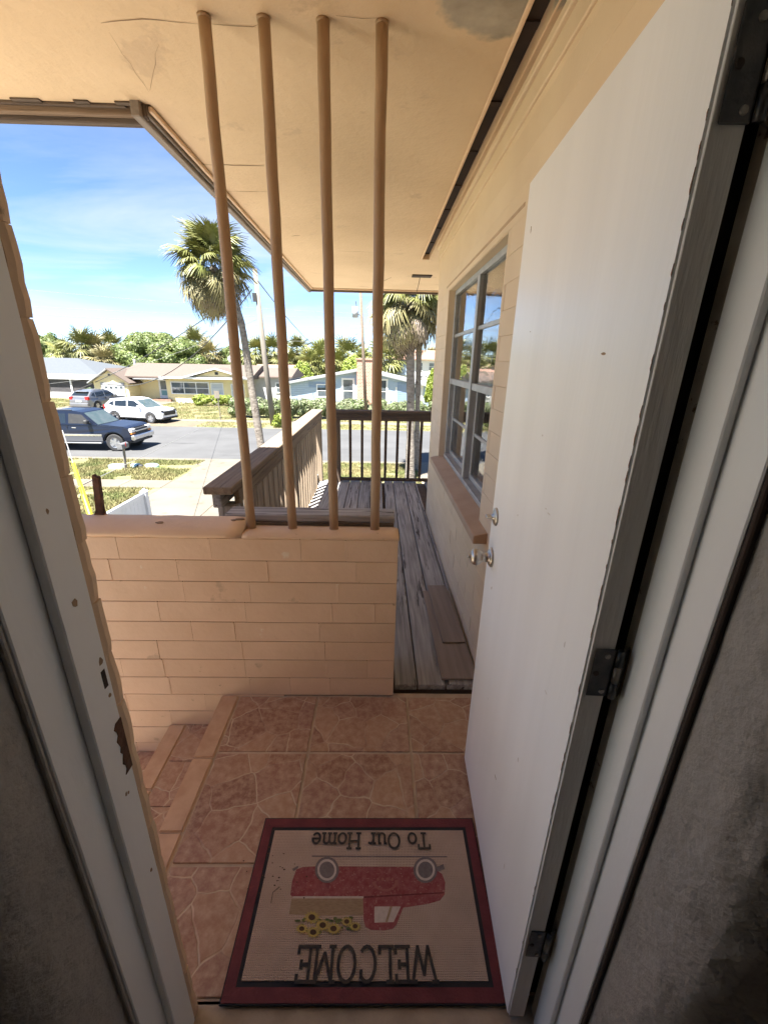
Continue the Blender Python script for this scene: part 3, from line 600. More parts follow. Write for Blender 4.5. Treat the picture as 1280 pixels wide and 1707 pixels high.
# --- window in the right wall
wi = thing('window', 'aluminium framed window with eight panes in the peach wall', 'window', (0.64, 2.93, WZ0))
FX0, FX1 = 0.622, 0.660
FY0, FY1, FZ0, FZ1 = WY0 + 0.004, WY1 - 0.004, WZ0 + 0.012, WZ1 - 0.004
MYM, ZMR = 2.875, 1.46
def wp(name, x0, x1, y0, y1, z0, z1, m='aluminium', par=None, bev=0.003): return piece(name, x0, x1, y0, y1, z0, z1, m, par or wi, bev)
wp('frame_side', FX0 - 0.012, FX1, FY0, FY0 + 0.035, FZ0, FZ1); wp('frame_side', FX0 - 0.012, FX1, FY1 - 0.035, FY1, FZ0, FZ1)
wp('frame_head', FX0 - 0.012, FX1, FY0 + 0.035, FY1 - 0.035, FZ1 - 0.035, FZ1); wp('frame_sill', FX0 - 0.022, FX1, FY0 + 0.035, FY1 - 0.035, FZ0, FZ0 + 0.03)
wp('mullion', FX0 - 0.016, FX1, MYM - 0.028, MYM + 0.028, FZ0 + 0.03, FZ1 - 0.035)
for (a, b_) in ((FY0 + 0.035, MYM - 0.028), (MYM + 0.028, FY1 - 0.035)):
    wp('meeting_rail', FX0 - 0.008, FX1, a, b_, ZMR - 0.022, ZMR + 0.022)
    wp('muntin', FX0, FX0 + 0.022, a, b_, 1.800, 1.824)
    us = MB().box(FX0 + 0.009, FX0 + 0.013, a, b_, ZMR + 0.022, 1.800).build('pane', 'window_glass', wi)
    us = MB().box(FX0 + 0.009, FX0 + 0.013, a, b_, 1.824, FZ1 - 0.035).build('pane', 'window_glass', wi)
    # lower sash sits further in
    wp('sash_side', FX1 - 0.012, FX1 + 0.014, a, a + 0.03, FZ0 + 0.03, ZMR - 0.022); wp('sash_side', FX1 - 0.012, FX1 + 0.014, b_ - 0.03, b_, FZ0 + 0.03, ZMR - 0.022)
    wp('sash_rail', FX1 - 0.012, FX1 + 0.014, a + 0.03, b_ - 0.03, FZ0 + 0.03, FZ0 + 0.065)
    wp('muntin', FX1 - 0.008, FX1 + 0.010, a + 0.03, b_ - 0.03, 1.140, 1.162)
    MB().box(FX1, FX1 + 0.004, a + 0.03, b_ - 0.03, FZ0 + 0.065, 1.140).build('pane', 'window_glass', wi)
    MB().box(FX1, FX1 + 0.004, a + 0.03, b_ - 0.03, 1.162, ZMR - 0.022).build('pane', 'window_glass', wi)
# lining of the opening and sloping sill
piece('reveal', XW + 0.004, XW + 0.22, WY0 - 0.004, WY0 + 0.0035, WZ0, WZ1, 'wall_paint', wr, 0); piece('reveal', XW + 0.004, XW + 0.22, WY1 - 0.0035, WY1 + 0.004, WZ0, WZ1, 'wall_paint', wr, 0)
piece('reveal', XW + 0.004, XW + 0.22, WY0, WY1, WZ1 - 0.0035, WZ1 + 0.004, 'wall_paint', wr, 0)
piece('lintel', XW - 0.003, XW + 0.05, WY0 - 0.2, WY1 + 0.13, WZ1 + 0.03, WZ1 + 0.045, 'peach_joint', wr, 0.002)
sl = MB().prism([(0.492, 0.742), (0.492, 0.786), (0.602, 0.812), (0.640, 0.812), (0.640, 0.742)], 1.93, 3.79, 'y').build('window_sill', 'sill_paint', wr, 0.003)

# --- door
dr = thing('door', 'white painted door standing open against the right wall', 'door', (0.359, 0.575, 0.014))
TH, WD, HD = 0.044, 0.752, 2.04
b = MB().box(0, TH, 0, WD, 0, HD).mesh('slab', 0.0035, 2); slab = ob('slab', b, 'white_paint', dr, (0.359, 0.575, 0.014))
edge = MB().box(0.004, TH - 0.003, -0.0012, 0.001, 0.003, HD - 0.003).build('hinge_edge', 'door_edge', dr, loc=(0.359, 0.575, 0.014))
def lathe(prof, n=24):
    b = MB(); vs = []; k = len(prof)
    for i in range(n):
        a = 2 * math.pi * i / n; vs += [(x, r * math.cos(a), r * math.sin(a)) for x, r in prof]
    fs = [(i * k + q, ((i + 1) % n) * k + q, ((i + 1) % n) * k + q + 1, i * k + q + 1) for i in range(n) for q in range(k - 1)]
    return b.add(vs, fs)
ky, kz = 0.575 + 0.692, 0.990
kn = ob('knob', lathe([(0, 0.0), (0, 0.033), (-0.006, 0.033), (-0.010, 0.026), (-0.013, 0.017), (-0.028, 0.0155), (-0.035, 0.019), (-0.042, 0.025), (-0.052, 0.0285), (-0.062, 0.027), (-0.069, 0.019), (-0.072, 0.010), (-0.0725, 0.0)]).mesh('knob', smooth=True), 'nickel', dr, (0.3592, ky, kz))
ob('lock_button', lathe([(0, 0), (0, 0.006), (-0.007, 0.005), (-0.008, 0)], 12).mesh('lock_button', smooth=True), 'nickel', kn, (0.3592 - 0.0722, ky, kz))
dbt = ob('deadbolt', lathe([(0, 0), (0, 0.030), (-0.005, 0.029), (-0.009, 0.022), (-0.010, 0.010), (-0.016, 0.009), (-0.017, 0)]).mesh('deadbolt', smooth=True), 'nickel', dr, (0.3592, ky, 1.135))
piece('thumb_turn', 0.326, 0.3435, ky - 0.014, ky + 0.014, 1.1315, 1.1385, 'nickel', dbt, 0.002)
for z0, z1 in ((1.853, 1.955), (1.062, 1.160), (0.285, 0.383)):
    h = piece('hinge', 0.3685, 0.4028, 0.5705, 0.5735, z0, z1, 'hinge_metal', dr, 0.0015)
    for k in range(3):
        MB().tube([(0.4090, 0.568, z0 + (z1 - z0) * k / 3 + 0.001), (0.4090, 0.568, z0 + (z1 - z0) * (k + 1) / 3 - 0.001)], 0.006, 10).build('knuckle', 'hinge_worn' if k == 1 else 'hinge_metal', h, smooth=True)
    MB().prism([(0.4145, 0.5660), (0.4275, 0.5770), (0.4275, 0.5798), (0.4128, 0.5700)], z0, z1, 'z').build('leaf', 'hinge_worn', h)
    for k, (dx, dz) in enumerate(((0.027, 0.012), (0.011, (z1 - z0) / 2), (0.024, (z1 - z0) - 0.014))):
        q = lathe([(0, 0), (0, 0)], 3)
        sc_ = MB().tube([(0.3685 + dx - 0.003, 0.5706, z0 + dz), (0.3685 + dx - 0.003, 0.5688, z0 + dz)], [0.0052, 0.0042], 10).build('screw', 'hinge_worn' if k != 1 else 'dark_gap', h)
# chipped paint line along the hinge edge of the face
for i in range(34):
    z = random.uniform(0.9, 2.0) if i % 4 else random.uniform(0.1, 0.9); l_ = random.uniform(0.004, 0.03); w_ = random.uniform(0.0002, 0.0011)
    MB().prism([(0.5795 - 0.001, z), (0.5795 + w_, z + l_ * random.uniform(.2, .8)), (0.5795 - 0.001, z + l_)], 0.3586, 0.3600, 'x').build('paint_chip', 'raw_wood', dr)
for py_, pz_, a_, b_ in ((0.72, 1.62, 0.012, 0.004), (0.95, 1.45, 0.006, 0.004), (0.84, 1.30, 0.016, 0.003), (0.86, 1.305, 0.008, 0.002), (1.05, 1.22, 0.005, 0.004), (1.26, 1.93, 0.004, 0.012), (0.70, 0.95, 0.010, 0.003), (0.78, 0.66, 0.004, 0.010), (0.92, 0.42, 0.014, 0.003), (0.75, 0.30, 0.004, 0.014), (1.10, 0.55, 0.008, 0.002), (0.66, 1.10, 0.003, 0.009), (1.15, 1.68, 0.005, 0.002), (1.22, 0.90, 0.004, 0.008)):
    MB().prism([(py_ + a_ * random.uniform(.4, 1) * math.cos(q * 0.8976), pz_ + b_ * random.uniform(.4, 1) * math.sin(q * 0.8976)) for q in range(7)], 0.3587, 0.3600, 'x').build('scuff', 'door_edge' if random.random() < .6 else 'crack_dark', dr)
dr.rotation_euler = (0, 0, -R(2.6))

# ================================================================== DECK
DZ = 0.03
dk = struct(MB().box(-0.78, 4.0, 1.88, 5.72, DZ - 0.19, DZ - 0.045).build('deck_floor', 'dark_wood_x'))
x = 0.23 - 0.1485 * 7
i = 0
while x < 1.9:
    y0 = 1.735 + random.uniform(-0.004, 0.004) if x > 0.10 else 1.895
    if x + 0.1485 > 0.10 and x < 0.10: y0 = 1.735
    xa = max(x + 0.004, 0.112) if (x < 0.10 < x + 0.1485) else x + 0.004
    xb = x + 0.1445
    if x < XW < x + 0.149: xb = min(xb, XW - 0.003) if False else xb
    ylo = YC + 0.01 if x > XW - 0.02 else y0
    if x < XW - 0.02 < xb: xb = XW - 0.004
    piece('plank', xa, xb, ylo, 5.70 + random.uniform(-0.01, 0.01), DZ - 0.036, DZ + random.uniform(-0.003, 0.003), 'grey_wood_y', dk, 0.004)
    x += 0.1485; i += 1
piece('rim_joist', 0.11, XW - 0.006, 1.765, 1.80, DZ - 0.20, DZ - 0.038, 'dark_wood_x', dk, 0.003)
for xx, yy in ((-0.70, 2.1), (-0.70, 5.6), (1.8, 5.6), (3.6, 5.6)):
    piece('support_post', xx - 0.05, xx + 0.05, yy - 0.05, yy + 0.05, GR - 0.1, DZ - 0.192, 'grey_wood_z', dk, 0.004)
lb = piece('loose_board', 0.352, 0.540, 1.765, 2.66, DZ + 0.004, DZ + 0.016, 'loose_wood_y', None, 0.002, rot=(0, 0, R(0.6)))
tag(lb, 'wide thin loose board lying under another on the deck by the wall', 'board')
lb2 = piece('loose_board', 0.395, 0.530, 2.055, 2.72, DZ + 0.0165, DZ + 0.027, 'loose_wood_y', None, 0.002, rot=(0, 0, R(1.6)))
tag(lb2, 'narrower loose board lying on top of the other deck offcut', 'board')
# far railing
fr = thing('deck_railing', 'dark weathered railing with thin square balusters across the far end of the deck', 'railing', (0.5, 5.62, DZ))
piece('cap_rail', -0.66, 3.9, 5.55, 5.69, 0.962, 1.000, 'dark_wood_x', fr, 0.004); piece('top_rail', -0.60, 3.9, 5.585, 5.625, 0.868, 0.960, 'dark_wood_x', fr, 0.004)
piece('bottom_rail', -0.49, 3.9, 5.585, 5.625, 0.050, 0.092, 'dark_wood_x', fr, 0.003)
piece('post', -0.585, -0.490, 5.58, 5.675, DZ - 0.002, 0.866, 'dark_wood_z', fr, 0.004); piece('post', 1.70, 1.79, 5.627, 5.715, DZ - 0.002, 0.960, 'dark_wood_z', fr, 0.004)
for k in range(22):
    xx = -0.355 + k * 0.158
    piece('baluster', xx - 0.018, xx + 0.018, 5.588, 5.622, 0.093, 0.867, 'dark_wood_z', fr, 0.002)
# left railing
lr = thing('deck_railing', 'long weathered grey railing with close pickets along the left side of the deck', 'railing', (-0.78, 3.9, DZ))
piece('cap_rail', -0.872, -0.725, 2.03, 5.72, 0.950, 0.990, 'brown_wood_y', lr, 0.005)
piece('top_rail', -0.842, -0.795, 2.06, 5.68, 0.870, 0.948, 'grey_wood_y', lr, 0.004)
piece('inner_rail', -0.757, -0.727, 2.14, 5.62, 0.868, 0.947, 'brown_wood_y', lr, 0.004)
piece('bottom_rail', -0.842, -0.797, 2.14, 5.62, 0.060, 0.130, 'grey_wood_y', lr, 0.004)
piece('post', -0.835, -0.742, 2.10, 2.19, -0.60, 0.868, 'grey_wood_z', lr, 0.004)
piece('post', -0.835, -0.742, 3.80, 3.89, DZ - 0.3, 0.868, 'brown_wood_z', lr, 0.004)
piece('post', -0.835, -0.742, 5.60, 5.69, DZ - 0.3, 0.868, 'brown_wood_z', lr, 0.004)
y = 2.27
while y < 5.36:
    if not 3.74 < y < 3.93:
        piece('picket', -0.795, -0.758, y - 0.018, y + 0.018, -0.02, 0.900, 'brown_wood_z', lr, 0.002)
    y += 0.148
# short cross rail just behind the block wall
cr_ = thing('cross_rail', 'short weathered board rail lying just behind the bars on the block wall', 'rail', (-0.3, 1.93, DZ))
piece('cap_rail', -0.715, 0.092, 1.868, 1.985, 0.872, 0.908, 'grey_wood_x', cr_, 0.005)
piece('top_rail', -0.715, 0.088, 1.868, 1.906, 0.790, 0.871, 'brown_wood_x', cr_, 0.004)
for xx in (-0.66, 0.03): piece('post', xx - 0.045, xx + 0.045, 1.907, 1.985, DZ - 0.002, 0.870, 'brown_wood_z', cr_, 0.003)

# ================================================================== DOORMAT
MZ = 0.009
dm = thing('doormat', 'red bordered welcome doormat with a red truck printed on it', 'doormat', (-0.01, 0.84, 0.001))
mc = [(-0.392, 0.600), (0.372, 0.596), (0.376, 1.078), (-0.390, 1.078)]
def inset(d):
    return [(mc[0][0] + d, mc[0][1] + d), (mc[1][0] - d, mc[1][1] + d), (mc[2][0] - d, mc[2][1] - d), (mc[3][0] + d, mc[3][1] - d)]
def framepoly(d0, d1, z0, z1, nm, m):
    A, B = inset(d0), inset(d1); vs = [(x, y, z) for z in (z0, z1) for (x, y) in A + B]
    fs = []
    for i in range(4):
        j = (i + 1) % 4
        fs += [(8 + i, 8 + j, 12 + j, 12 + i), (i, 4 + i, 4 + j, j), (i, j, 8 + j, 8 + i), (4 + i, 12 + i, 12 + j, 4 + j)]
    return MB().add(vs, fs).build(nm, m, dm)
framepoly(0, 0.0034, 0.0012, 0.0060, 'rim', 'mat_black'); framepoly(0.0035, 0.033, 0.0012, 0.0075, 'border', 'mat_red'); framepoly(0.0331, 0.045, 0.0012, 0.0065, 'inner_border', 'mat_black')
fld = MB().prism(inset(0.0452), 0.0012, MZ, 'z').build('woven_field', 'mat_weave', dm)
zl = [MZ + 0.0003]
def mp_(px, py):
    p = GZ(px, py, MZ); return (p.x, p.y)
def decal(name, poly, m, par, pixels=True):
    zl[0] += 0.00005; z = zl[0]; P = [mp_(*p) for p in poly] if pixels else poly
    return MB().add([(x, y, z) for x, y in P], [tuple(range(len(P)))]).build(name, m, par)
def ell(cx, cy, rx, ry, n=22): return [(cx + rx * math.cos(2 * math.pi * k / n), cy + ry * math.sin(2 * math.pi * k / n)) for k in range(n)]
# the truck, printed upside down as seen from the doorway
tk = decal('truck_print', [(488, 1497), (484, 1492), (487, 1470), (494, 1450), (505, 1446), (527, 1445), (575, 1445), (690, 1446), (726, 1450), (737, 1458), (742, 1472), (741, 1492), (733, 1502), (712, 1508), (672, 1514), (661, 1542), (655, 1549), (640, 1552), (618, 1551), (609, 1546), (606, 1534), (605, 1497)], 'print_red', dm)
decal('truck_bed', [(486, 1499), (605, 1499), (606, 1526), (540, 1527), (482, 1525)], 'print_tan', tk)
decal('window_print', [(624, 1512), (668, 1512), (656, 1538), (624, 1539)], 'print_white', tk)
decal('window_post', [(650, 1512), (654, 1512), (646, 1538), (642, 1538)], 'print_tan', tk)
decal('panel_line', [(606, 1495), (740, 1488), (740, 1490), (606, 1498)], 'print_dark_red', tk)
decal('bed_line', [(488, 1495), (606, 1495), (606, 1498), (488, 1498)], 'print_white', tk)
decal('bumper', [(487, 1449), (497, 1444), (497, 1448), (489, 1453)], 'print_grey', tk); decal('bumper', [(726, 1447), (739, 1441), (741, 1449), (730, 1454)], 'print_grey', tk)
decal('ground_line', [(520, 1427), (745, 1428), (745, 1430), (520, 1429)], 'print_grey', dm)
for cx in (545, 709):
    w = decal('wheel_print', ell(cx, 1451, 20, 22), 'print_grey', tk); decal('whitewall', ell(cx, 1451, 16, 18), 'print_white', w); decal('hub_print', ell(cx, 1451, 12.5, 14), 'print_grey', w)
for k in range(16):                        # faint wreath on the door
    a = k / 16 * math.pi + math.pi; decal('wreath_print', ell(642 + 19 * math.cos(a + math.pi) * 1.0, 1470 + 15 * math.sin(a + math.pi), 3.2, 2.0, 6), 'print_faint', tk)
for k in range(4): decal('wreath_print', ell(630 + k * 8, 1467, 2.6, 3.2, 6), 'print_faint', tk)
for k in range(24): decal('leaf_print', ell(random.uniform(492, 598), random.uniform(1528, 1556), random.uniform(3, 7), random.uniform(2, 3.5), 6), 'print_green', tk)
for cx, cy in ((578, 1538), (538, 1544), (503, 1550), (520, 1531), (556, 1550), (592, 1546), (522, 1556)):
    s = random.uniform(0.8, 1.15); poly = []
    for k in range(26):
        r = (13 if k % 2 else 8.5) * s; a = 2 * math.pi * k / 26; poly.append((cx + r * math.cos(a), cy + r * 0.8 * math.sin(a)))
    f_ = decal('sunflower_print', poly, 'print_yellow', tk); decal('flower_heart', ell(cx, cy, 5.2 * s, 4.6 * s, 12), 'print_brown', f_)
def arc(cx, cy, rx, ry, a0, a1, n=14): return [(cx + rx * math.cos(R(a0 + (a1 - a0) * k / n)), cy + ry * math.sin(R(a0 + (a1 - a0) * k / n))) for k in range(n + 1)]
GL = {  # strokes in a box of height 1 (capital), reading direction +u
 'W': (1.0, [[(0, 1), (.27, 0)], [(.27, 0), (.5, .8)], [(.5, .8), (.73, 0)], [(.73, 0), (1, 1)], [(-.08, 1), (.14, 1)], [(.86, 1), (1.08, 1)]]),
 'E': (.58, [[(.06, 0), (.06, 1)], [(-.04, 0), (.58, 0)], [(-.04, 1), (.56, 1)], [(.06, .52), (.42, .52)], [(.58, 0), (.58, .2)], [(.56, 1), (.56, .82)], [(.42, .42), (.42, .62)]]),
 'L': (.56, [[(.08, 0), (.08, 1)], [(-.03, 0), (.56, 0)], [(-.03, 1), (.22, 1)], [(.56, 0), (.56, .2)]]),
 'C': (.74, [arc(.4, .5, .36, .5, 48, 312), [(.66, .88), (.66, .7)]]),
 'O': (.82, [arc(.41, .5, .37, .5, 0, 360, 26)]),
 'M': (.86, [[(.08, 0), (.08, 1)], [(.08, 1), (.43, .2)], [(.43, .2), (.78, 1)], [(.78, 1), (.78, 0)], [(-.04, 0), (.2, 0)], [(.66, 0), (.9, 0)], [(-.04, 1), (.1, 1)], [(.76, 1), (.9, 1)]]),
 'T': (.76, [[(.38, 0), (.38, 1)], [(0, 1), (.76, 1)], [(.24, 0), (.52, 0)], [(0, 1), (0, .78)], [(.76, 1), (.76, .78)]]),
 'H': (.82, [[(.1, 0), (.1, 1)], [(.72, 0), (.72, 1)], [(.1, .52), (.72, .52)], [(-.03, 0), (.23, 0)], [(-.03, 1), (.23, 1)], [(.59, 0), (.85, 0)], [(.59, 1), (.85, 1)]]),
 'o': (.58, [arc(.29, .34, .26, .34, 0, 360, 22)]),
 'u': (.64, [[(.1, .68), (.1, .22)], arc(.3, .22, .2, .22, 180, 350), [(.5, .68), (.5, 0)], [(0, .68), (.1, .68)], [(.4, .68), (.5, .68)], [(.5, 0), (.62, 0)]]),
 'r': (.48, [[(.12, 0), (.12, .68)], arc(.34, .42, .2, .25, 165, 60, 8), [(0, 0), (.26, 0)], [(0, .68), (.12, .68)]]),
 'm': (.98, [[(.1, 0), (.1, .68)], arc(.29, .46, .19, .22, 180, 0, 10), [(.48, .46), (.48, 0)], arc(.67, .46, .19, .22, 180, 0, 10), [(.86, .46), (.86, 0)], [(0, 0), (.2, 0)], [(.38, 0), (.58, 0)], [(.76, 0), (.98, 0)], [(0, .68), (.1, .68)]]),
 'e': (.56, [arc(.28, .34, .25, .34, 0, 320, 18), [(.03, .36), (.53, .36)]]), ' ': (.34, [])}
def word(text, p_left, p_right, height, th, gap, nm):
    """p_left / p_right: world points under the first and last letter (reading order), up is towards -Y"""
    total = sum(GL[c][0] + gap for c in text) - gap; A, B = Vector((*p_left, 0)), Vector((*p_right, 0)); sx = (B - A).length / total
    u = (B - A).normalized(); v = Vector((u.y * -1, u.x, 0))
    if v.y > 0: v = -v
    t = 0.0; root = None
    for c in text:
        w, strokes = GL[c]; b = MB()
        for s in strokes:
            for p, q in zip(s[:-1], s[1:]):
                a3 = A + u * (t + p[0]) * sx + v * p[1] * height; b3 = A + u * (t + q[0]) * sx + v * q[1] * height
                d = b3 - a3
                if d.length < 1e-6: continue
                d.normalize(); nn = Vector((-d.y, d.x, 0)) * th / 2; e = d * th * 0.35; zl[0] += 0.000002
                vv = [a3 - e + nn, a3 - e - nn, b3 + e - nn, b3 + e + nn]
                b.add([(k.x, k.y, zl[0] + 0.0002) for k in vv], [(0, 1, 2, 3)])
        if strokes: b.build(nm, 'print_black', dm)
        t += w + gap
word('WELCOME', mp_(722, 1580), mp_(500, 1580), 0.073, 0.0085, 0.16, 'letter')
word('To Our Home', mp_(714, 1391), mp_(522, 1391), 0.049, 0.0072, 0.12, 'letter')
# bits of dry leaf and dirt on the mat
for k in range(26):
    px_, py_ = random.gauss(462, 22), random.gauss(1460, 30); decal('dirt', ell(px_, py_, random.uniform(.8, 2.2), random.uniform(.6, 1.6), 6), 'print_brown', dm)
tw = MB().tube([Vector((*mp_(452, 1507), MZ + 0.003)), Vector((*mp_(455, 1490), MZ + 0.005)), Vector((*mp_(466, 1480), MZ + 0.003))], 0.0014, 6).build('twig', 'twig'); tag(tw, 'tiny curved dark twig on the left side of the doormat', 'twig')

# ================================================================== STREET: vegetation
def fan_frond(seed, nl, petiole, blade, droop, spread=125, w=0.042):
    """a cabbage-palm leaf along +X: stalk, arched midrib, folded strap leaflets that bend down at the tips"""
    r = random.Random(seed); b = MB(); pet = [Vector((petiole * t, 0, 0.10 * petiole * math.sin(t * 1.6) - droop * 0.10 * t * t)) for t in np.linspace(0, 1, 5)]
    vs = []
    for i, p in enumerate(pet): q = 0.022 * (1 - 0.5 * i / 4); vs += [p + Vector((0, q, 0)), p - Vector((0, q, 0))]
    b.add(vs, [(2 * i, 2 * i + 1, 2 * i + 3, 2 * i + 2) for i in range(4)])
    base = pet[-1]
    for k in range(nl):
        t = k / (nl - 1) * 2 - 1; a = R(spread) * t; L = blade * (1 - 0.38 * abs(t) ** 1.5) * r.uniform(0.86, 1.08)
        root = base + Vector((0.30 * blade * (1 - abs(t)), 0, -0.10 * blade * (1 - abs(t)) ** 2))
        d = Vector((math.cos(a), math.sin(a), 0)); s = Vector((-d.y, d.x, 0)); up = Vector((0, 0, 1))
        P = []
        for q in (0, 0.35, 0.68, 1.0):
            dz = 0.10 * blade * abs(t) * q - droop * blade * (0.16 * q + 0.62 * max(0, q - 0.35) ** 1.6) * r.uniform(0.8, 1.2)
            P.append(root + d * L * q * (1 - 0.22 * droop * max(0, q - 0.4)) + up * dz)
        ww = [w * 0.45, w * 0.9, w * 0.62, 0.006]; vs = []
        for p, x in zip(P, ww): vs += [p + s * x * blade, p - s * x * blade + up * 0.012]
        b.add(vs, [(2 * i, 2 * i + 1, 2 * i + 3, 2 * i + 2) for i in range(3)])
    return b.mesh('frond')
FR = {}
for kind, cfg in dict(palm_green=[(1, 34, .85, 1.0, .75), (2, 34, .95, 1.0, 1.1), (3, 32, .8, .95, .6), (4, 34, 1.0, .95, 1.4)],
                      palm_olive=[(5, 32, .9, 1.0, 1.4), (6, 32, 1.0, .95, 1.8), (7, 30, .9, .95, 1.2)],
                      palm_dead=[(8, 26, .9, .85, 2.1, 95, .03), (9, 26, 1.0, .8, 2.5, 90, .028), (10, 24, .9, .9, 1.8, 110, .03)]).items():
    FR[kind] = []
    for c in cfg:
        me = fan_frond(*c); me.materials.append(MATS[kind]); FR[kind].append(me)
def palm_trunk(pts, rs, parent, seed=0):
    r = random.Random(seed); P = [Vector(p) for p in pts]; q = []; rr = []
    for i in range(len(P) - 1):
        for k in range(9):
            t = k / 9; p0, p1, p2, p3 = P[max(i - 1, 0)], P[i], P[i + 1], P[min(i + 2, len(P) - 1)]
            c = 0.5 * ((2 * p1) + (p2 - p0) * t + (2 * p0 - 5 * p1 + 4 * p2 - p3) * t * t + (3 * p1 - p0 - 3 * p2 + p3) * t ** 3)
            q.append(c); rr.append((rs[i] + (rs[i + 1] - rs[i]) * t) * r.uniform(0.93, 1.08))
    q.append(P[-1]); rr.append(rs[-1])
    return MB().tube(q, rr, 12).build('trunk', 'palm_trunk', parent, smooth=True)
def near_palm(label, pts, rs, R0, seed, n=(26, 16, 16)):
    r = random.Random(seed); t = thing('palm_tree', label, 'palm', pts[0], 'palms standing near the deck'); palm_trunk(pts, rs, t, seed)
    top = Vector(pts[-1]); k = 0
    for kind, cnt, lo, hi in (('palm_green', n[0], -5, 82), ('palm_olive', n[1], -62, 5), ('palm_dead', n[2], -86, -20)):
        for i in range(cnt):
            el = lo + (hi - lo) * (i + r.random()) / cnt; az = (k * 137.5 + r.uniform(-18, 18)) % 360; k += 1
            o = ob('frond' if kind != 'palm_dead' else 'dead_frond', r.choice(FR[kind]), None, t, top + Vector((0, 0, 0.18 * math.sin(R(el)))))
            o.rotation_euler = (R(r.uniform(-25, 25)), -R(el), R(az)); s = R0 * r.uniform(0.82, 1.08); o.scale = (s, s, s)
    return t
pb = GZ(441, 790, GR)
P_ = [Vector((-4.60, 17.0, GR - 0.05)), Vector((-4.73, 17.1, -1.72)), Vector((-4.99, 17.2, 1.12)), Vector((-5.16, 17.2, 3.03)), Vector((-5.60, 17.2, 4.15)), Vector((-6.0, 17.2, 4.66))]
near_palm('tall cabbage palm leaning left with shaggy crown against the open sky', P_, [0.22, 0.165, 0.14, 0.125, 0.13, 0.15], 0.76, 21, (44, 34, 34))
P_ = [Vector((1.30, 15.7, GR - 0.05)), Vector((1.24, 15.7, -0.6)), Vector((1.14, 15.7, 1.7)), Vector((1.0, 15.7, 3.15)), Vector((0.98, 15.7, 3.55))]
near_palm('thick straight cabbage palm seen over the far deck railing beside the wall', P_, [0.20, 0.135, 0.15, 0.18, 0.19], 0.80, 33, (40, 44, 30))
P_ = [Vector((1.68, 17.3, GR - 0.05)), Vector((1.63, 17.3, -0.36)), Vector((1.55, 17.3, 2.4)), Vector((1.38, 17.3, 3.9))]
near_palm('slim palm trunk just right of and behind the thick palm', P_, [0.15, 0.10, 0.11, 0.12], 0.7, 45, (22, 20, 10))

def far_crown(seed, n=46):
    r = random.Random(seed); V = []; F = []; b = MB()
    base = [fan_frond(100 + seed + k, 14, 0.7, 0.95, d, 120, 0.055) for k, d in enumerate((0.5, 1.0, 1.6))]
    data = [([v.co.copy() for v in m_.vertices], [tuple(p.vertices) for p in m_.polygons]) for m_ in base]
    for i in range(n):
        el = -75 + 160 * (i + r.random()) / n; az = i * 137.5 + r.uniform(-20, 20); s = r.uniform(0.8, 1.1)
        M = Matrix.Rotation(R(az), 3, 'Z') @ Matrix.Rotation(-R(el), 3, 'Y') @ Matrix.Rotation(R(r.uniform(-25, 25)), 3, 'X')
        vs, fs = data[0 if el > 30 else (1 if el > -20 else 2)]; b.add([M @ (v * s) for v in vs], fs)
    return b.mesh('crown')
FC = [far_crown(k) for k in range(3)]
for k, me in enumerate(FC): me.materials.append(MATS['palm_green'])
FCO = [m_.copy() for m_ in FC]
for me in FCO: me.materials.clear(); me.materials.append(MATS['palm_olive'])
def far_palm(label, px, py_top, y, size, olive, seed):
    r = random.Random(seed); top = GY(px, py_top, y); c = Vector((top.x, y, top.z - 1.35 * size))
    t = thing('palm_tree', label, 'palm', (c.x, y, GR), 'palms beyond the houses')
    bx_ = c.x + r.uniform(-0.8, 0.8); MB().tube([(bx_, y, GR - 0.1), ((bx_ * 0.3 + c.x * 0.7), y, (GR + c.z) / 2), tuple(c)], [0.26, 0.2, 0.2], 8).build('trunk', 'palm_trunk', t, smooth=True)
    o = ob('crown', r.choice(FCO if olive else FC), None, t, c); o.rotation_euler = (0, 0, r.uniform(0, 6.28)); o.scale = (size, size, size * r.uniform(0.9, 1.05))
FP = [(100, 564, 62, 1.3, 0, 'yellowish palm farthest left, against the green trees over the grey roof'), (130, 546, 60, 1.65, 0, 'biggest shaggy palm behind the grey roofed house'),
      (153, 556, 61, 1.5, 1, 'shaggy palm right beside the biggest one behind the grey roof'), (181, 552, 66, 1.45, 0, 'palm just left of the big round green tree'),
      (168, 574, 58, 1.4, 1, 'low dry palm between the grey roof and the round tree'), (321, 546, 68, 1.7, 0, 'palm rising at the right shoulder of the big round tree'),
      (345, 566, 64, 1.5, 1, 'low palm right of the round tree above the brown roof'),
      (424, 560, 66, 1.6, 0, 'far palm showing between the leaning palm trunk and the grey pole'), (455, 556, 70, 1.9, 0, 'far palm just right of the grey utility pole'),
      (494, 558, 74, 1.7, 0, 'far palm with a clear trunk over the left end of the blue roof'), (478, 580, 66, 1.5, 0, 'low far palm above the orange house'),
      (517, 582, 64, 1.5, 0, 'low far palm over the lime green bush'), (533, 568, 66, 1.9, 0, 'bushy far palm left of the third bar'),
      (561, 580, 70, 1.7, 0, 'far palm right behind the third bar'), (580, 560, 72, 2.2, 0, 'broad far palm left of the red brick chimney'), (605, 576, 68, 1.6, 0, 'far palm directly behind the brick chimney'),
      (640, 564, 66, 2.2, 0, 'broad far palm right behind the fourth bar'), (657, 580, 70, 1.5, 0, 'far palm at the left end of the tiled roof'),
      (668, 578, 86, 1.5, 0, 'small far palm above the tiled roof left of the thick trunk'), (719, 578, 86, 1.4, 1, 'small dry palm far right above the tiled roof')]
for k, (px, py, y, s, ol, lab) in enumerate(FP): far_palm(lab, px, py, y, s, ol, 500 + k)

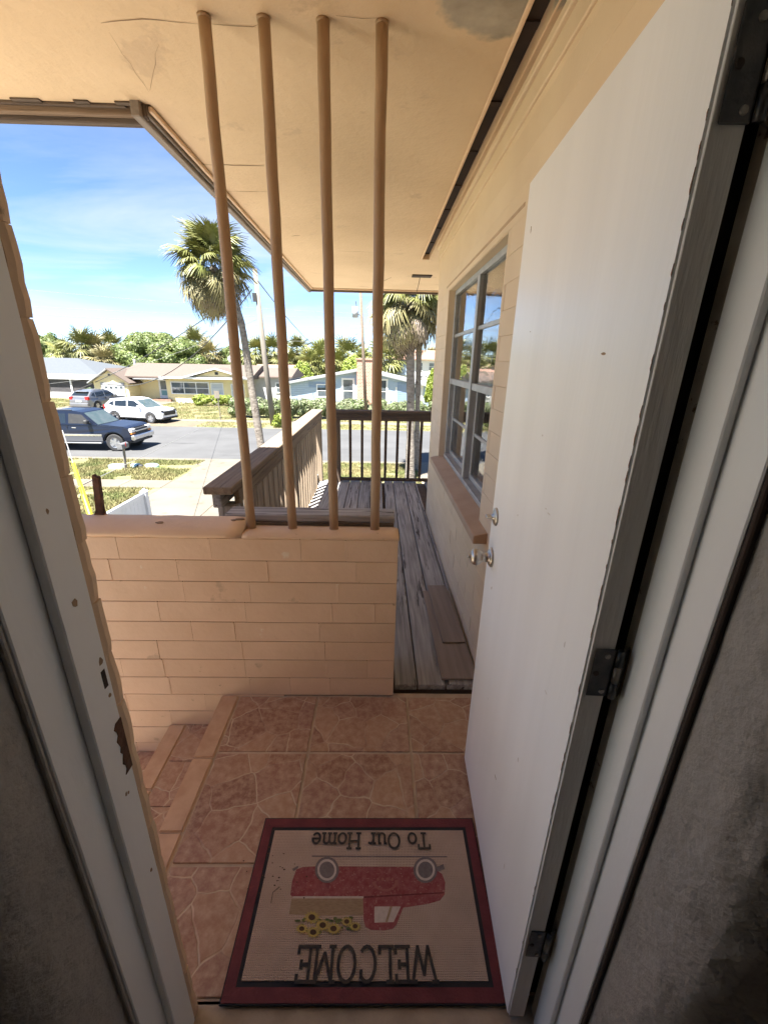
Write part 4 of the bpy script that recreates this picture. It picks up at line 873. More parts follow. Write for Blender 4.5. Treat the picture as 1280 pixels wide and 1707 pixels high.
def leaf_cloud(lobes, n, size, seed, flat=0.40):
    """leaf-sized faces spread through and over a set of ellipsoid lobes (cx,cy,cz,rx,ry,rz)"""
    g = np.random.default_rng(seed); L = np.array(lobes, float); w = (L[:, 3] * L[:, 5]); w = w / w.sum()
    ids = g.choice(len(L), n, p=w); d = g.normal(size=(n, 3)); d /= np.linalg.norm(d, axis=1)[:, None]
    rad = 1 - np.abs(g.normal(0, 0.09, n)); P = L[ids, :3] + d * L[ids, 3:] * rad[:, None]
    nrm = d + g.normal(0, flat, (n, 3)); nrm /= np.linalg.norm(nrm, axis=1)[:, None]
    a = np.cross(nrm, g.normal(size=(n, 3))); a /= np.linalg.norm(a, axis=1)[:, None]; b = np.cross(nrm, a)
    s = size * g.uniform(0.6, 1.3, n)[:, None]
    V = np.empty((n, 4, 3)); V[:, 0] = P + a * s; V[:, 1] = P + b * s * 0.55; V[:, 2] = P - a * s; V[:, 3] = P - b * s * 0.55
    me = bpy.data.meshes.new('foliage'); me.vertices.add(4 * n); me.vertices.foreach_set('co', V.ravel()); me.loops.add(4 * n); me.polygons.add(n)
    me.loops.foreach_set('vertex_index', np.arange(4 * n)); me.polygons.foreach_set('loop_start', np.arange(0, 4 * n, 4)); me.polygons.foreach_set('loop_total', np.full(n, 4)); me.update(); me.validate()
    return me
def blob(lobes, k=0.8):
    b = bmesh.new()
    for (x, y, z, rx, ry, rz) in lobes:
        bmesh.ops.create_icosphere(b, subdivisions=2, radius=1, matrix=Matrix.Translation((x, y, z)) @ Matrix.Diagonal((rx * k, ry * k, rz * k, 1)))
    for v in b.verts: v.co += Vector((mnoise.noise(v.co * 0.9), mnoise.noise(v.co * 0.9 + Vector((9, 0, 0))), mnoise.noise(v.co * 0.9 + Vector((0, 9, 0))))) * 0.25 * min(l[3] for l in lobes)
    me = bpy.data.meshes.new('inner_leaves'); b.to_mesh(me); b.free(); return me
def broad_tree(label, cx, y, ztop, w, h, seed, n=9000, leaf='leaf', nl=85, size=0.14):
    n = int(n * 3.2)
    r = random.Random(seed); t = thing('leafy_tree', label, 'tree', (cx, y, GR)); lobes = []
    zc = ztop - h
    for k in range(nl):
        a = r.uniform(0, 6.283); e = math.asin(r.uniform(-0.1, 1)); q = r.uniform(0.74, 0.86)
        lobes.append((math.cos(a) * math.cos(e) * w * q, math.sin(a) * math.cos(e) * w * 0.7 * q, math.sin(e) * h * q, w * r.uniform(.16, .24), w * r.uniform(.16, .24), h * r.uniform(.14, .2)))
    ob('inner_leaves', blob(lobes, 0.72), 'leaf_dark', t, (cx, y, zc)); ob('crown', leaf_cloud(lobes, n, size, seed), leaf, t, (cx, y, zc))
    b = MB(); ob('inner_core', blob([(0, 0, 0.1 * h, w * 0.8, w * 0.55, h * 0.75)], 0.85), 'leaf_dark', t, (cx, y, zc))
    b.tube([(cx, y, GR - 0.1), (cx + 0.2, y, zc - 0.6), (cx + 0.1, y, zc + h * 0.4)], [0.38, 0.3, 0.12], 8)
    for k in range(5):
        l_ = lobes[k]; b.tube([(cx + 0.2, y, zc - 0.6), (cx + l_[0] * 0.6, y + l_[1] * 0.6, zc + l_[2] * 0.5), (cx + l_[0], y + l_[1], zc + l_[2])], [0.2, 0.12, 0.05], 6)
    b.build('trunk', 'twig', t, smooth=True)
def tree_px(label, px, py, y, wpx, h, seed, **k):
    c = GY(px, py, y); e = GY(px + wpx, py, y); broad_tree(label, c.x, y, c.z, abs(e.x - c.x), h, seed, **k)
tree_px('big round green tree with a dense dome crown behind the yellow house', 262, 548, 62, 86, 6.0, 3, n=22000)
tree_px('bright green spreading tree at the left edge behind the grey house', 72, 552, 66, 46, 6.0, 4, n=10000)
tree_px('leafy green tree behind the right end of the brown roof', 385, 572, 66, 34, 5.0, 5, n=7000)
tree_px('lime green bushy tree left of the blue house', 503, 600, 56, 22, 3.6, 6, n=5000, leaf='leaf_lime', size=0.12)
tree_px('lime green treetop behind the blue roof left of the chimney', 590, 592, 60, 26, 3.2, 7, n=4500, leaf='leaf_lime', size=0.12)
tree_px('green treetop between the leaning palm and the bar', 412, 585, 70, 22, 4.2, 8, n=4000)
tree_px('yellow green leafy tree beside the white building at the far right', 727, 612, 40, 16, 2.6, 9, n=4200, leaf='leaf_lime', size=0.16)
tree_px('low green tree line tuft behind the grey roof', 205, 588, 64, 24, 4.0, 10, n=4000)
lobes = []
rw = random.Random(88)
for k in range(150): lobes.append((rw.uniform(-95, 75), rw.uniform(-4, 4), rw.uniform(0.5, 4.4), rw.uniform(1.5, 3), 1.8, rw.uniform(1.0, 1.8)))
for k in range(70): lobes.append((-95 + k * 2.45, rw.uniform(-1, 1), 1.0, 2.2, 1.5, 2.2))
wd_ = ob('far_wood', leaf_cloud(lobes, 60000, 0.30, 88), 'leaf', None, (0, 98, GR)); tag(wd_, 'far band of green trees behind all the houses', 'trees', kind='stuff')
# hedge and shrubs
def shrub(name, label, cat, cx, cy, rx, ry, h, m, seed, n=2600, size=0.075, group=None, square=False):
    r = random.Random(seed); t = thing(name, label, cat, (cx, cy, GR), group); lobes = []
    k = max(8, int(rx * (30 if square else 11)))
    for i in range(k):
        fx = r.uniform(-1, 1); fy = r.uniform(-0.8, 0.8); fz = r.uniform(0.25, 0.8)
        if not square: q = math.sqrt(max(0, 1 - fx * fx)); fy *= q; fz = 0.3 + (fz - 0.3) * (0.4 + 0.6 * q)
        lobes.append((fx * rx * (1 if square else 0.75), fy * ry * 0.7, fz * h, min(0.45, 0.4 * h), min(ry * 0.5, 0.45), h * 0.26))
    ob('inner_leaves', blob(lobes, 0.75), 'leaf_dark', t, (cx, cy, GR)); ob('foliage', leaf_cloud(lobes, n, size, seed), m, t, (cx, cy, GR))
    b = MB()
    for i in range(5): b.tube([(cx + r.uniform(-.3, .3) * rx, cy, GR - 0.05), (cx + r.uniform(-.6, .6) * rx, cy, GR + h * 0.5)], [0.03, 0.015], 5)
    b.build('stems', 'twig', t)
h0 = GZ(378, 698, GR); h1 = GZ(712, 694, GR)
shrub('hedge', 'long pale green hedge across the street in front of the blue house', 'hedge', (-11.2 + 5.0) / 2, 33.6, 8.1, 0.8, 1.55, 'leaf_pale', 60, 60000, 0.07, square=True)
shrub('shrub', 'round lime green clipped bush left of its twin before the yellow house', 'bush', -16.8, 41.6, 1.05, 0.8, 1.15, 'leaf_lime', 61, 3600, 0.08, 'clipped bushes at the yellow house')
shrub('shrub', 'round lime green clipped bush right of its twin before the yellow house', 'bush', -14.95, 41.8, 1.0, 0.8, 1.15, 'leaf_lime', 62, 3600, 0.08, 'clipped bushes at the yellow house')
p = GZ(470, 725, GR); shrub('shrub', 'small yellow green plant at the foot of the grey pole', 'plant', -6.4, 25.0 + 3.6, 0.5, 0.45, 0.95, 'leaf_lime', 63, 1500, 0.07)
shrub('shrub', 'dark green low shrub at the right end of the hedge', 'bush', 5.0, 34.4, 0.9, 0.6, 1.1, 'leaf_dark', 64, 2200, 0.08)
shrub('shrub', 'bright lime bush right of the dark shrub beyond the road', 'bush', 6.1, 33.6, 0.9, 0.7, 1.6, 'leaf_lime', 65, 2600, 0.08)
shrub('shrub', 'dark round shrub beside the white garage door', 'bush', -28.6, 43.6, 0.6, 0.6, 1.3, 'leaf_dark', 66, 1600, 0.08)
# grass blades over the lawns in view
def blades(name, label, rects, n, seed, h=(0.05, 0.11)):
    g = np.random.default_rng(seed); A = np.array([(r[1] - r[0]) * (r[3] - r[2]) for r in rects]); ids = g.choice(len(rects), n, p=A / A.sum()); Rr = np.array(rects)
    x = Rr[ids, 0] + (Rr[ids, 1] - Rr[ids, 0]) * g.random(n); y = Rr[ids, 2] + (Rr[ids, 3] - Rr[ids, 2]) * g.random(n)
    keep = np.array([mnoise.noise(Vector((a * 0.9, b * 0.9, 3.0))) > -0.25 for a, b in zip(x, y)]); x, y = x[keep], y[keep]; n = len(x)
    a = g.random(n) * 6.283; hh = g.uniform(*h, n); w = 0.018; V = np.empty((n, 3, 3)); le = g.normal(0, 0.03, (n, 2))
    V[:, 0] = np.stack([x - w * np.cos(a), y - w * np.sin(a), np.full(n, GR - 0.004)], 1); V[:, 1] = np.stack([x + w * np.cos(a), y + w * np.sin(a), np.full(n, GR - 0.004)], 1)
    V[:, 2] = np.stack([x + le[:, 0], y + le[:, 1], GR + hh], 1)
    me = bpy.data.meshes.new(name); me.vertices.add(3 * n); me.vertices.foreach_set('co', V.ravel()); me.loops.add(3 * n); me.polygons.add(n)
    me.loops.foreach_set('vertex_index', np.arange(3 * n)); me.polygons.foreach_set('loop_start', np.arange(0, 3 * n, 3)); me.polygons.foreach_set('loop_total', np.full(n, 3)); me.update()
    return tag(ob(name, me, 'grass_blade'), label, 'grass', kind='stuff')
blades('grass', 'dry patchy grass on the verge and yard this side of the road', [(-16, -7.6, 15.1, 18.35), (-12, -7.6, 8, 14.05), (-2.3, 1.7, 15.1, 18.35)], 60000, 71)
blades('grass', 'dry patchy grass on the verges and lawns across the road', [(-12.1, 10, 28.2, 30.5), (-30, 8, 31.8, 33.0), (-20.5, -11, 33, 44), (-38, -27.7, 31.8, 46)], 70000, 72, (0.05, 0.12))

# ================================================================== STREET: houses
def win(par, x0, x1, z0, z1, y, frame='white_trim', glass='window_dark', t=0.10, bars=0, dep=0.06):
    f = MB().box(x0 - t, x1 + t, y - dep, y - 0.002, z1, z1 + t).box(x0 - t, x1 + t, y - dep - 0.02, y - 0.002, z0 - t, z0).box(x0 - t, x0, y - dep, y - 0.002, z0, z1).box(x1, x1 + t, y - dep, y - 0.002, z0, z1)
    for k in range(bars): xx = x0 + (x1 - x0) * (k + 1) / (bars + 1); f.box(xx - 0.04, xx + 0.04, y - dep + 0.005, y - 0.012, z0, z1)
    f.box(x0, x1, y - dep + 0.008, y - 0.014, (z0 + z1) / 2 - 0.025, (z0 + z1) / 2 + 0.025)
    w = f.build('window', frame, par); MB().box(x0, x1, y - 0.02, y - 0.004, z0, z1).build('pane', glass, w); return w
# yellow house
YH = 45.0
hh = thing('house', 'low yellow house with brown shingle roof and a garage on its left', 'house', (-20, YH + 4, GR))
zb, ze = GR, -0.35
MB().box(-21.6, -13.6, YH, YH + 8, zb, ze + 0.1).build('wall', 'yellow_stucco', hh)
MB().prism([(-28.1, zb), (-24.75, zb), (-24.75, -0.75), (-26.42, 0.30), (-28.1, -0.75)], 43.7, 52.5, 'y').build('garage_wall', 'yellow_stucco', hh)
MB().box(-24.74, -21.62, 45.8, YH + 8, zb, ze + 0.1).build('wall', 'yellow_stucco', hh)
# garage roof, two slopes
MB().add([(-28.5, 43.3, -0.98), (-26.42, 43.3, 0.36), (-26.42, 53, 0.36), (-28.5, 53, -0.98), (-28.5, 43.3, -0.86), (-26.42, 43.3, 0.50), (-26.42, 53, 0.50), (-28.5, 53, -0.86)], [(0, 1, 2, 3), (4, 7, 6, 5), (0, 4, 5, 1), (3, 2, 6, 7), (0, 3, 7, 4)]).build('roof', 'white_roof', hh)
MB().add([(-24.35, 43.3, -0.98), (-26.41, 43.3, 0.36), (-26.41, 53, 0.36), (-24.35, 53, -0.98), (-24.35, 43.3, -0.86), (-26.41, 43.3, 0.50), (-26.41, 53, 0.50), (-24.35, 53, -0.86)], [(3, 2, 1, 0), (5, 6, 7, 4), (1, 5, 4, 0), (7, 6, 2, 3), (4, 7, 3, 0)]).build('roof', 'shingle_brown', hh)
# main roof: long ridge along X
rfy = MB().prism([(44.3, ze - 0.02), (44.3, ze + 0.12), (49.0, 0.98), (53.6, ze + 0.12), (53.6, ze - 0.02)], -26.3, -12.7, 'x').build('roof', 'shingle_brown', hh)
MB().box(-21.9, -12.7, 44.22, 44.295, ze - 0.04, ze + 0.15).build('fascia', 'white_trim', hh)
# front gable over the right window
MB().prism([(-19.2, ze + 0.02), (-13.3, ze + 0.02), (-16.2, 0.52)], 44.55, 47.5, 'y').build('gable', 'yellow_stucco', hh)
for sx, a in ((-1, -19.7), (1, -12.8)):
    MB().add([(a, 44.15, ze - 0.04), (-16.2 + 0.002 * sx, 44.15, 0.56), (-16.2 + 0.002 * sx, 48.2, 0.60), (a, 48.2, ze), (a, 44.15, ze + 0.06), (-16.2 + 0.002 * sx, 44.15, 0.68), (-16.2 + 0.002 * sx, 48.2, 0.70), (a, 48.2, ze + 0.1)],
             [(0, 1, 2, 3), (4, 7, 6, 5), (0, 4, 5, 1), (3, 2, 6, 7), (0, 3, 7, 4)]).build('gable_roof', 'shingle_brown', rfy)
    MB().add([(a, 44.10, ze - 0.03), (-16.2, 44.10, 0.57), (-16.2, 44.10, 0.70), (a, 44.10, ze + 0.10), (a, 44.145, ze - 0.03), (-16.2, 44.145, 0.57), (-16.2, 44.145, 0.70), (a, 44.145, ze + 0.10)],
             [(0, 1, 2, 3), (7, 6, 5, 4), (3, 2, 6, 7), (1, 0, 4, 5)]).build('verge_board', 'white_trim', rfy)
MB().box(-16.35, -16.05, 44.50, 44.548, 0.05, 0.30).build('gable_vent', 'trim_black', rfy)
g = MB().box(-27.25, -25.25, 43.64, 43.695, zb, -1.02).build('garage_door', 'white_trim', hh)
for k in range(4): MB().box(-27.08 + k * 0.5, -26.78 + k * 0.5, 43.625, 43.638, -1.42, -1.20).build('pane', 'window_dark', g)
for k in range(3): MB().box(-27.25, -25.25, 43.630, 43.639, zb + 0.38 + k * 0.42, zb + 0.41 + k * 0.42).build('panel_joint', 'grey_stucco', g)
MB().box(-27.40, -27.255, 43.62, 43.695, zb, -0.88).box(-25.245, -25.10, 43.62, 43.695, zb, -0.88).box(-27.40, -25.10, 43.60, 43.697, -1.015, -0.88).build('door_surround', 'grey_stucco', hh)
MB().box(-26.5, -26.34, 43.60, 43.695, -0.25, -0.02).build('lamp', 'trim_black', hh)
d_ = MB().box(-22.75, -21.78, 45.72, 45.795, zb + 0.25, -0.55).build('front_door', 'white_trim', hh)
MB().box(-22.55, -21.98, 45.70, 45.718, zb + 0.55, -1.65).build('pane', 'teal_door', d_); MB().box(-22.55, -21.98, 45.70, 45.718, -1.55, -0.70).build('pane', 'window_dark', d_)
MB().box(-23.0, -21.2, 44.6, 45.79, zb - 0.05, zb + 0.24).build('porch_step', 'tile_roof', hh)
MB().box(-24.3, -21.3, 43.9, 45.79, -0.50, -0.42).build('porch_roof', 'white_roof', hh)
win(hh, -21.05, -17.35, -1.85, -0.80, YH, bars=2); win(hh, -17.0, -15.9, -1.85, -0.85, YH, glass='blind'); win(hh, -14.95, -13.8, -2.05, -0.92, YH, glass='blind')
MB().tube([(-18.6 - 8, 49, 0.4), (-18.6 - 8, 49, 1.35)], 0.12, 8).build('vent_pipe', 'white_trim', hh)
ds_ = thing('satellite_dish', 'pale round satellite dish on the brown roof ridge', 'dish', (-16.0, 49.0, 0.97))
MB().tube([(-16.0, 49, 0.93), (-16.0, 49, 1.35)], 0.04, 6).build('mast', 'transformer', ds_)
ob('bowl', lathe([(0.0, 0.0), (0.05, 0.2), (0.14, 0.40), (0.12, 0.40), (0.03, 0.2), (-0.02, 0.0)], 16).mesh('bowl', smooth=True), 'white_trim', ds_, (-16.0, 48.95, 1.5)).rotation_euler = (0, R(-20), R(-60))
for k in range(7):
    x = -19.9 + k * 0.45 + random.uniform(-.1, .1); b_ = bmesh.new(); bmesh.ops.create_icosphere(b_, subdivisions=2, radius=random.uniform(0.12, 0.2))
    for v in b_.verts: v.co *= random.uniform(0.8, 1.15)
    me = bpy.data.meshes.new('rock'); b_.to_mesh(me); b_.free(); o = ob('garden_rock', me, 'rock', None, (x, 43.6, GR + 0.07)); tag(o, 'pale edging rock before the yellow house wall, %s in the row from the left' % ('first second third fourth fifth sixth last'.split()[k]), 'rock', 'edging rocks at the yellow house')
# grey house wing right of the yellow house
gw = thing('house', 'plain grey walled house part right of the yellow house behind the leaning palm', 'house', (-11.3, 50, GR))
MB().box(-13.4, -9.4, 47.2, 54, zb, -0.25).build('wall', 'grey_stucco', gw); MB().prism([(46.8, -0.24), (46.8, -0.10), (50.5, 0.75), (54.4, -0.10), (54.4, -0.24)], -13.7, -9.1, 'x').build('roof', 'shingle_brown', gw)
win(gw, -10.9, -10.2, -1.7, -0.8, 47.2)
# grey roofed house with screened porch
gh = thing('house', 'grey roofed house with a dark screened porch at the far left', 'house', (-36, 52, GR))
MB().box(-44, -29.6, 49.6, 58, zb, -0.3).build('wall', 'white_trim', gh)
MB().add([(-45, 46.3, -0.42), (-29.1, 46.3, -0.42), (-29.1, 59, -0.42), (-45, 59, -0.42), (-42, 52.5, 1.30), (-35.0, 52.5, 1.30), (-45, 46.3, -0.28), (-29.1, 46.3, -0.28), (-29.1, 59, -0.28), (-45, 59, -0.28)],
         [(6, 7, 5, 4), (7, 8, 5), (8, 9, 4, 5), (9, 6, 4), (0, 1, 7, 6), (1, 2, 8, 7), (2, 3, 9, 8), (3, 0, 6, 9), (0, 3, 2, 1)]).build('roof', 'shingle_grey', gh)
MB().box(-45, -29.2, 46.2, 46.29, -0.75, -0.25).build('fascia', 'white_trim', gh)
for x0_, x1_ in ((-44, -40.1), (-40, -37.15), (-37.0, -34.75), (-34.6, -32.35), (-32.2, -29.9)):
    MB().box(x0_, x1_, 46.55, 46.58, zb + 0.62, -0.75).build('screen', 'screen_dark', gh)
for x_ in (-40.05, -37.08, -34.68, -32.28, -29.8): MB().box(x_ - 0.08, x_ + 0.08, 46.46, 46.64, zb, -0.74).build('porch_post', 'white_trim', gh)
MB().box(-44, -29.75, 46.50, 46.62, zb, zb + 0.60).build('knee_wall', 'white_trim', gh)
MB().box(-29.7, -29.58, 46.64, 49.55, zb, -0.43).build('wall', 'white_trim', gh)
# light blue house
BH = 44.0
bh = thing('house', 'light blue sided house with a low white gable and a brick chimney', 'house', (-1.5, BH + 5, GR))
MB().prism([(-8.9, zb), (5.6, zb), (5.6, -0.78), (-1.6, 0.72), (-8.9, -0.62)], BH, BH + 11, 'y').build('wall', 'blue_siding', bh)
for sx, a, za in ((-1, -9.4, -0.72), (1, 6.1, -0.88)):
    MB().add([(a, BH - 0.5, za), (-1.6 + 0.002 * sx, BH - 0.5, 0.74), (-1.6 + 0.002 * sx, BH + 11.5, 0.74), (a, BH + 11.5, za), (a, BH - 0.5, za + 0.2), (-1.6 + 0.002 * sx, BH - 0.5, 0.94), (-1.6 + 0.002 * sx, BH + 11.5, 0.94), (a, BH + 11.5, za + 0.2)],
             [(0, 1, 2, 3), (4, 7, 6, 5), (0, 4, 5, 1), (3, 2, 6, 7), (0, 3, 7, 4)]).build('roof', 'white_roof', bh)
MB().box(2.0, 3.3, BH - 0.05, BH - 0.004, zb, -0.32).build('porch_recess', 'blue_dark', bh)
MB().box(-6.9, -5.3, BH - 0.03, BH - 0.003, -0.95, -0.45).build('gable_panel', 'blue_dark', bh)
ch = MB().box(-2.05, -0.35, BH - 0.72, BH - 0.006, zb, 1.75).build('chimney', 'brick_red', bh); MB().box(-2.15, -0.25, BH - 0.80, BH + 0.06, 1.752, 1.92).build('chimney_cap', 'brick_red', ch)
win(bh, -6.05, -4.95, -1.8, -0.70, BH); win(bh, -3.45, -2.5, -2.3, -0.15, BH, t=0.18); win(bh, 0.0, 0.85, -2.3, -0.15, BH, t=0.18)
d_ = MB().box(3.35, 4.6, BH - 0.08, BH - 0.004, zb, -0.55).build('door_surround', 'white_trim', bh); MB().box(3.62, 4.36, BH - 0.10, BH - 0.082, zb + 0.1, -0.75).build('front_door', 'window_dark', bh)
for x_ in (-8.85, 1.85, 5.5): MB().box(x_ - 0.06, x_ + 0.12, BH - 0.03, BH - 0.0035, zb, -0.75).build('corner_board', 'white_trim', bh)
# white two storey building with tiled roof
wh = thing('house', 'white two storey building with a pale red tiled roof at the far right', 'house', (6.5, 74, GR))
MB().box(2.0, 16, 70, 80, zb, 2.0).build('wall', 'white_trim', wh); MB().prism([(69.3, 2.0), (69.3, 2.15), (75, 3.6), (80.7, 2.15), (80.7, 2.0)], 1.2, 17, 'x').build('roof', 'tile_roof', wh)
MB().box(2.0, 5.1, 69.7, 69.99, -0.3, 1.9).build('balcony_wall', 'blue_siding', wh)
win(wh, 6.2, 7.0, 0.5, 1.6, 70); win(wh, 8.1, 9.4, 0.5, 1.6, 70); 
for k in range(3): win(wh, 6.1 + k * 0.7, 6.5 + k * 0.7, -0.75, -0.35, 70, t=0.05)
# white house and orange house between poles
w2 = thing('house', 'small white house with flat white roof behind the orange wall', 'house', (-18.0, 80, GR))
MB().box(-21.5, -15.2, 76, 84, zb, 2.0).build('wall', 'white_trim', w2); MB().box(-22, -14.7, 75.4, 84.5, 2.004, 2.3).build('roof', 'white_roof', w2)
win(w2, -18.9, -18.0, 0.4, 1.5, 76); win(w2, -17.2, -16.6, 0.4, 1.5, 76)
o2 = thing('house', 'small orange walled house left of the blue house', 'house', (-13.6, 62, GR))
MB().box(-16.5, -11.6, 60, 66, zb, -0.15).build('wall', 'orange_stucco', o2); MB().prism([(59.4, -0.15), (59.4, 0.0), (63, 0.95), (66.6, 0.0), (66.6, -0.15)], -17, -11.2, 'x').build('roof', 'tile_roof', o2)
win(o2, -14.4, -13.7, -1.1, -0.5, 60); MB().box(-15.0, -12.2, 59.9, 59.996, zb, -1.5).build('garage_door', 'white_trim', o2)

# ================================================================== STREET: vehicles (built with the front towards +X, then turned)
def car(name, label, cat, loc, rz, sp):
    t = thing(name, label, cat, (0, 0, 0)); W2 = sp['w'] / 2
    def arcpts(cx, r, z0, n=9):
        a0 = math.asin((z0 - sp['axle']) / r); return [(cx + r * math.cos(a), sp['axle'] + r * math.sin(a)) for a in np.linspace(math.pi - a0, a0, n)]
    ol = list(sp['top']); zf = sp['sillz']
    bottom = [(sp['top'][-1][0] - 0.02, zf)] + arcpts(sp['xf'], sp['ar'], zf)[::-1] + arcpts(sp['xr'], sp['ar'], zf)[::-1] + [(sp['top'][0][0] + 0.02, zf)]
    me = MB().prism(ol + bottom, -W2, W2, 'y').mesh('body', 0.045, 2)
    for v in me.vertices:
        x, y, z = v.co; k = cut_ramp(z, sp['beltz'] - 0.35, sp['beltz'] + 0.1); f = 1 - 0.05 * k - 0.10 * cut_ramp(abs(x), sp['L'] / 2 - 0.55, sp['L'] / 2)
        f *= 1 - 0.02 * cut_ramp(0.6 - z, 0, 0.3); v.co.y = y * f
    ob('body', me, sp['paint'], t)
    def gy(z): return (W2 - 0.06) - (z - sp['beltz']) * sp['tumble']
    gme = MB().prism(sp['cab'], -1, 1, 'y').mesh('cabin', 0.03, 2)
    for v in gme.vertices: v.co.y *= gy(v.co.z)
    ob('cabin', gme, sp['paint'], t)
    for side in (-1, 1):
        for wn_, poly, m in sp['wins']:
            vs = [(x, side * (gy(z) + 0.004), z) for x, z in poly] + [(x, side * (gy(z) - 0.02), z) for x, z in poly]; n = len(poly)
            MB().add(vs, [tuple(range(n)), tuple(reversed(range(n, 2 * n)))] + [(i, (i + 1) % n, (i + 1) % n + n, i + n) for i in range(n)]).build(wn_, m, t)
        for cx in (sp['xf'], sp['xr']):
            w = ob('wheel', None, None, t, (cx, side * (W2 - 0.13), sp['axle']))
            r = sp['wr']; tw_ = 0.12
            ty = lathe([(-tw_, r * 0.62), (-tw_, r * 0.92), (-tw_ * 0.8, r), (tw_ * 0.8, r), (tw_, r * 0.92), (tw_, r * 0.62), (-tw_, r * 0.62)], 28).mesh('tyre', smooth=False); ob('tyre', ty, 'tyre', w, (cx, side * (W2 - 0.13), sp['axle'])).rotation_euler = (0, 0, R(90))
            b = lathe([(tw_ * 0.9, r * 0.64), (tw_ * 0.86, r * 0.58), (tw_ * 0.4, r * 0.55), (tw_ * 0.3, 0.0)], 28)
            for k in range(5):
                a = k * 2 * math.pi / 5; c, s_ = math.cos(a), math.sin(a); q = 0.055 * r / 0.36
                vs = [(tw_ * 0.86, c * rr_ - s_ * o_, s_ * rr_ + c * o_) for rr_, o_ in ((0.05, -q), (r * 0.6, -q * 0.8), (r * 0.6, q * 0.8), (0.05, q))]
                vs += [(tw_ * 0.35, y, z) for _, y, z in vs]; b.add(vs, [(0, 1, 2, 3), (0, 4, 5, 1), (3, 2, 6, 7)])
            b.add([(tw_ * 0.9, 0.09 * math.cos(k * 0.785), 0.09 * math.sin(k * 0.785)) for k in range(8)], [tuple(range(8))])
            o = ob('rim', b.mesh('rim'), 'rim', w, (cx, side * (W2 - 0.13), sp['axle'])); o.rotation_euler = (0, 0, R(90) * side)
            ob('wheel_well', lathe([(-0.10, 0), (-0.10, sp['ar'] * 0.99), (0.10, sp['ar'] * 0.99), (0.10, 0)], 20).mesh('wheel_well'), 'trim_black', w, (cx, side * (W2 - 0.40), sp['axle'] + 0.0)).rotation_euler = (0, 0, R(90))
    for wn_, pa, pb_, f, m in sp['glass']:                      # windshield and rear window
        d = (Vector((pb_[0], 0, pb_[1])) - Vector((pa[0], 0, pa[1]))).normalized(); nn = Vector((d.z, 0, -d.x))
        if nn.z < 0: nn = -nn
        vs = [];
        for o_ in (0.012, -0.02):
            for p_ in (pa, pb_):
                for s_ in (-1, 1): vs.append(Vector((p_[0], s_ * gy(p_[1]) * f, p_[1])) + nn * o_)
        MB().add(vs, [(0, 1, 3, 2), (4, 6, 7, 5), (0, 2, 6, 4), (1, 5, 7, 3), (0, 4, 5, 1), (2, 3, 7, 6)]).build(wn_, m, t)
    for nm, m, bx, bev in sp['boxes']:
        x0, x1, y0, y1, z0, z1 = bx
        for side in ((1, -1) if y0 > 0 else (1,)):
            ya, yb = (y0, y1) if side == 1 else (-y1, -y0)
            piece(nm, x0, x1, ya, yb, z0, z1, m, t, bev)
    t.location = loc; t.rotation_euler = (0, 0, R(rz)); return t
truck = dict(L=5.6, w=2.0, axle=0.40, wr=0.40, ar=0.49, xf=1.78, xr=-1.60, sillz=0.45, beltz=1.20, tumble=0.20, paint='car_blue',
    top=[(-2.78, 0.60), (-2.80, 1.28), (-1.95, 1.30), (-1.75, 1.20), (1.0, 1.20), (1.25, 1.24), (2.30, 1.15), (2.52, 1.06), (2.62, 0.70)],
    cab=[(-2.05, 1.18), (-1.60, 1.60), (-1.35, 1.80), (-0.9, 1.855), (0.05, 1.845), (0.42, 1.77), (1.12, 1.18)],
    wins=[('side_window', [(-1.20, 1.27), (-0.36, 1.27), (-0.36, 1.72), (-1.10, 1.70)], 'car_glass'), ('side_window', [(-0.24, 1.27), (0.82, 1.27), (0.40, 1.68), (-0.20, 1.72)], 'trim_black')],
    glass=[('windshield', (1.07, 1.22), (0.46, 1.74), 0.88, 'windshield')],
    boxes=[('front_bumper', 'chrome', (2.50, 2.74, -0.93, 0.93, 0.50, 0.74), 0.05), ('lower_bumper', 'trim_black', (2.42, 2.66, -0.85, 0.85, 0.38, 0.497), 0.02), ('grille', 'trim_black', (2.50, 2.635, -0.55, 0.55, 0.77, 1.03), 0.02), ('grille_bar', 'chrome', (2.60, 2.66, -0.56, 0.56, 0.88, 0.94), 0.01),
           ('headlight', 'lamp_clear', (2.36, 2.62, 0.57, 0.90, 0.86, 1.05), 0.03), ('turn_signal', 'lamp_amber', (2.36, 2.625, 0.57, 0.90, 0.78, 0.855), 0.02), ('side_trim', 'chrome', (-1.15, 1.25, 0.985, 1.012, 0.70, 0.79), 0.006), ('lower_cladding', 'trim_grey', (-1.08, 1.26, 0.96, 1.004, 0.46, 0.69), 0.01),
           ('running_board', 'chrome', (-1.0, 1.22, 0.90, 1.09, 0.36, 0.42), 0.02), ('side_mirror', 'trim_black', (0.62, 0.80, 0.97, 1.20, 1.27, 1.46), 0.04), ('door_handle', 'chrome', (-1.0, -0.80, 0.955, 0.985, 1.06, 1.10), 0.008), ('door_handle', 'chrome', (-0.10, 0.10, 0.955, 0.985, 1.06, 1.10), 0.008),
           ('door_gap', 'trim_black', (-0.32, -0.305, 0.95, 0.992, 0.80, 1.17), 0), ('roof_rail', 'trim_black', (-1.2, -0.1, 0.68, 0.72, 1.845, 1.885), 0.01), ('rear_bumper', 'trim_black', (-2.92, -2.78, -0.9, 0.9, 0.50, 0.72), 0.03)])
car('pickup_truck', 'dark blue four door pickup driving along the road', 'truck', (-12.48 - 1.78, 21.05, GR + 0.012), 0, truck)
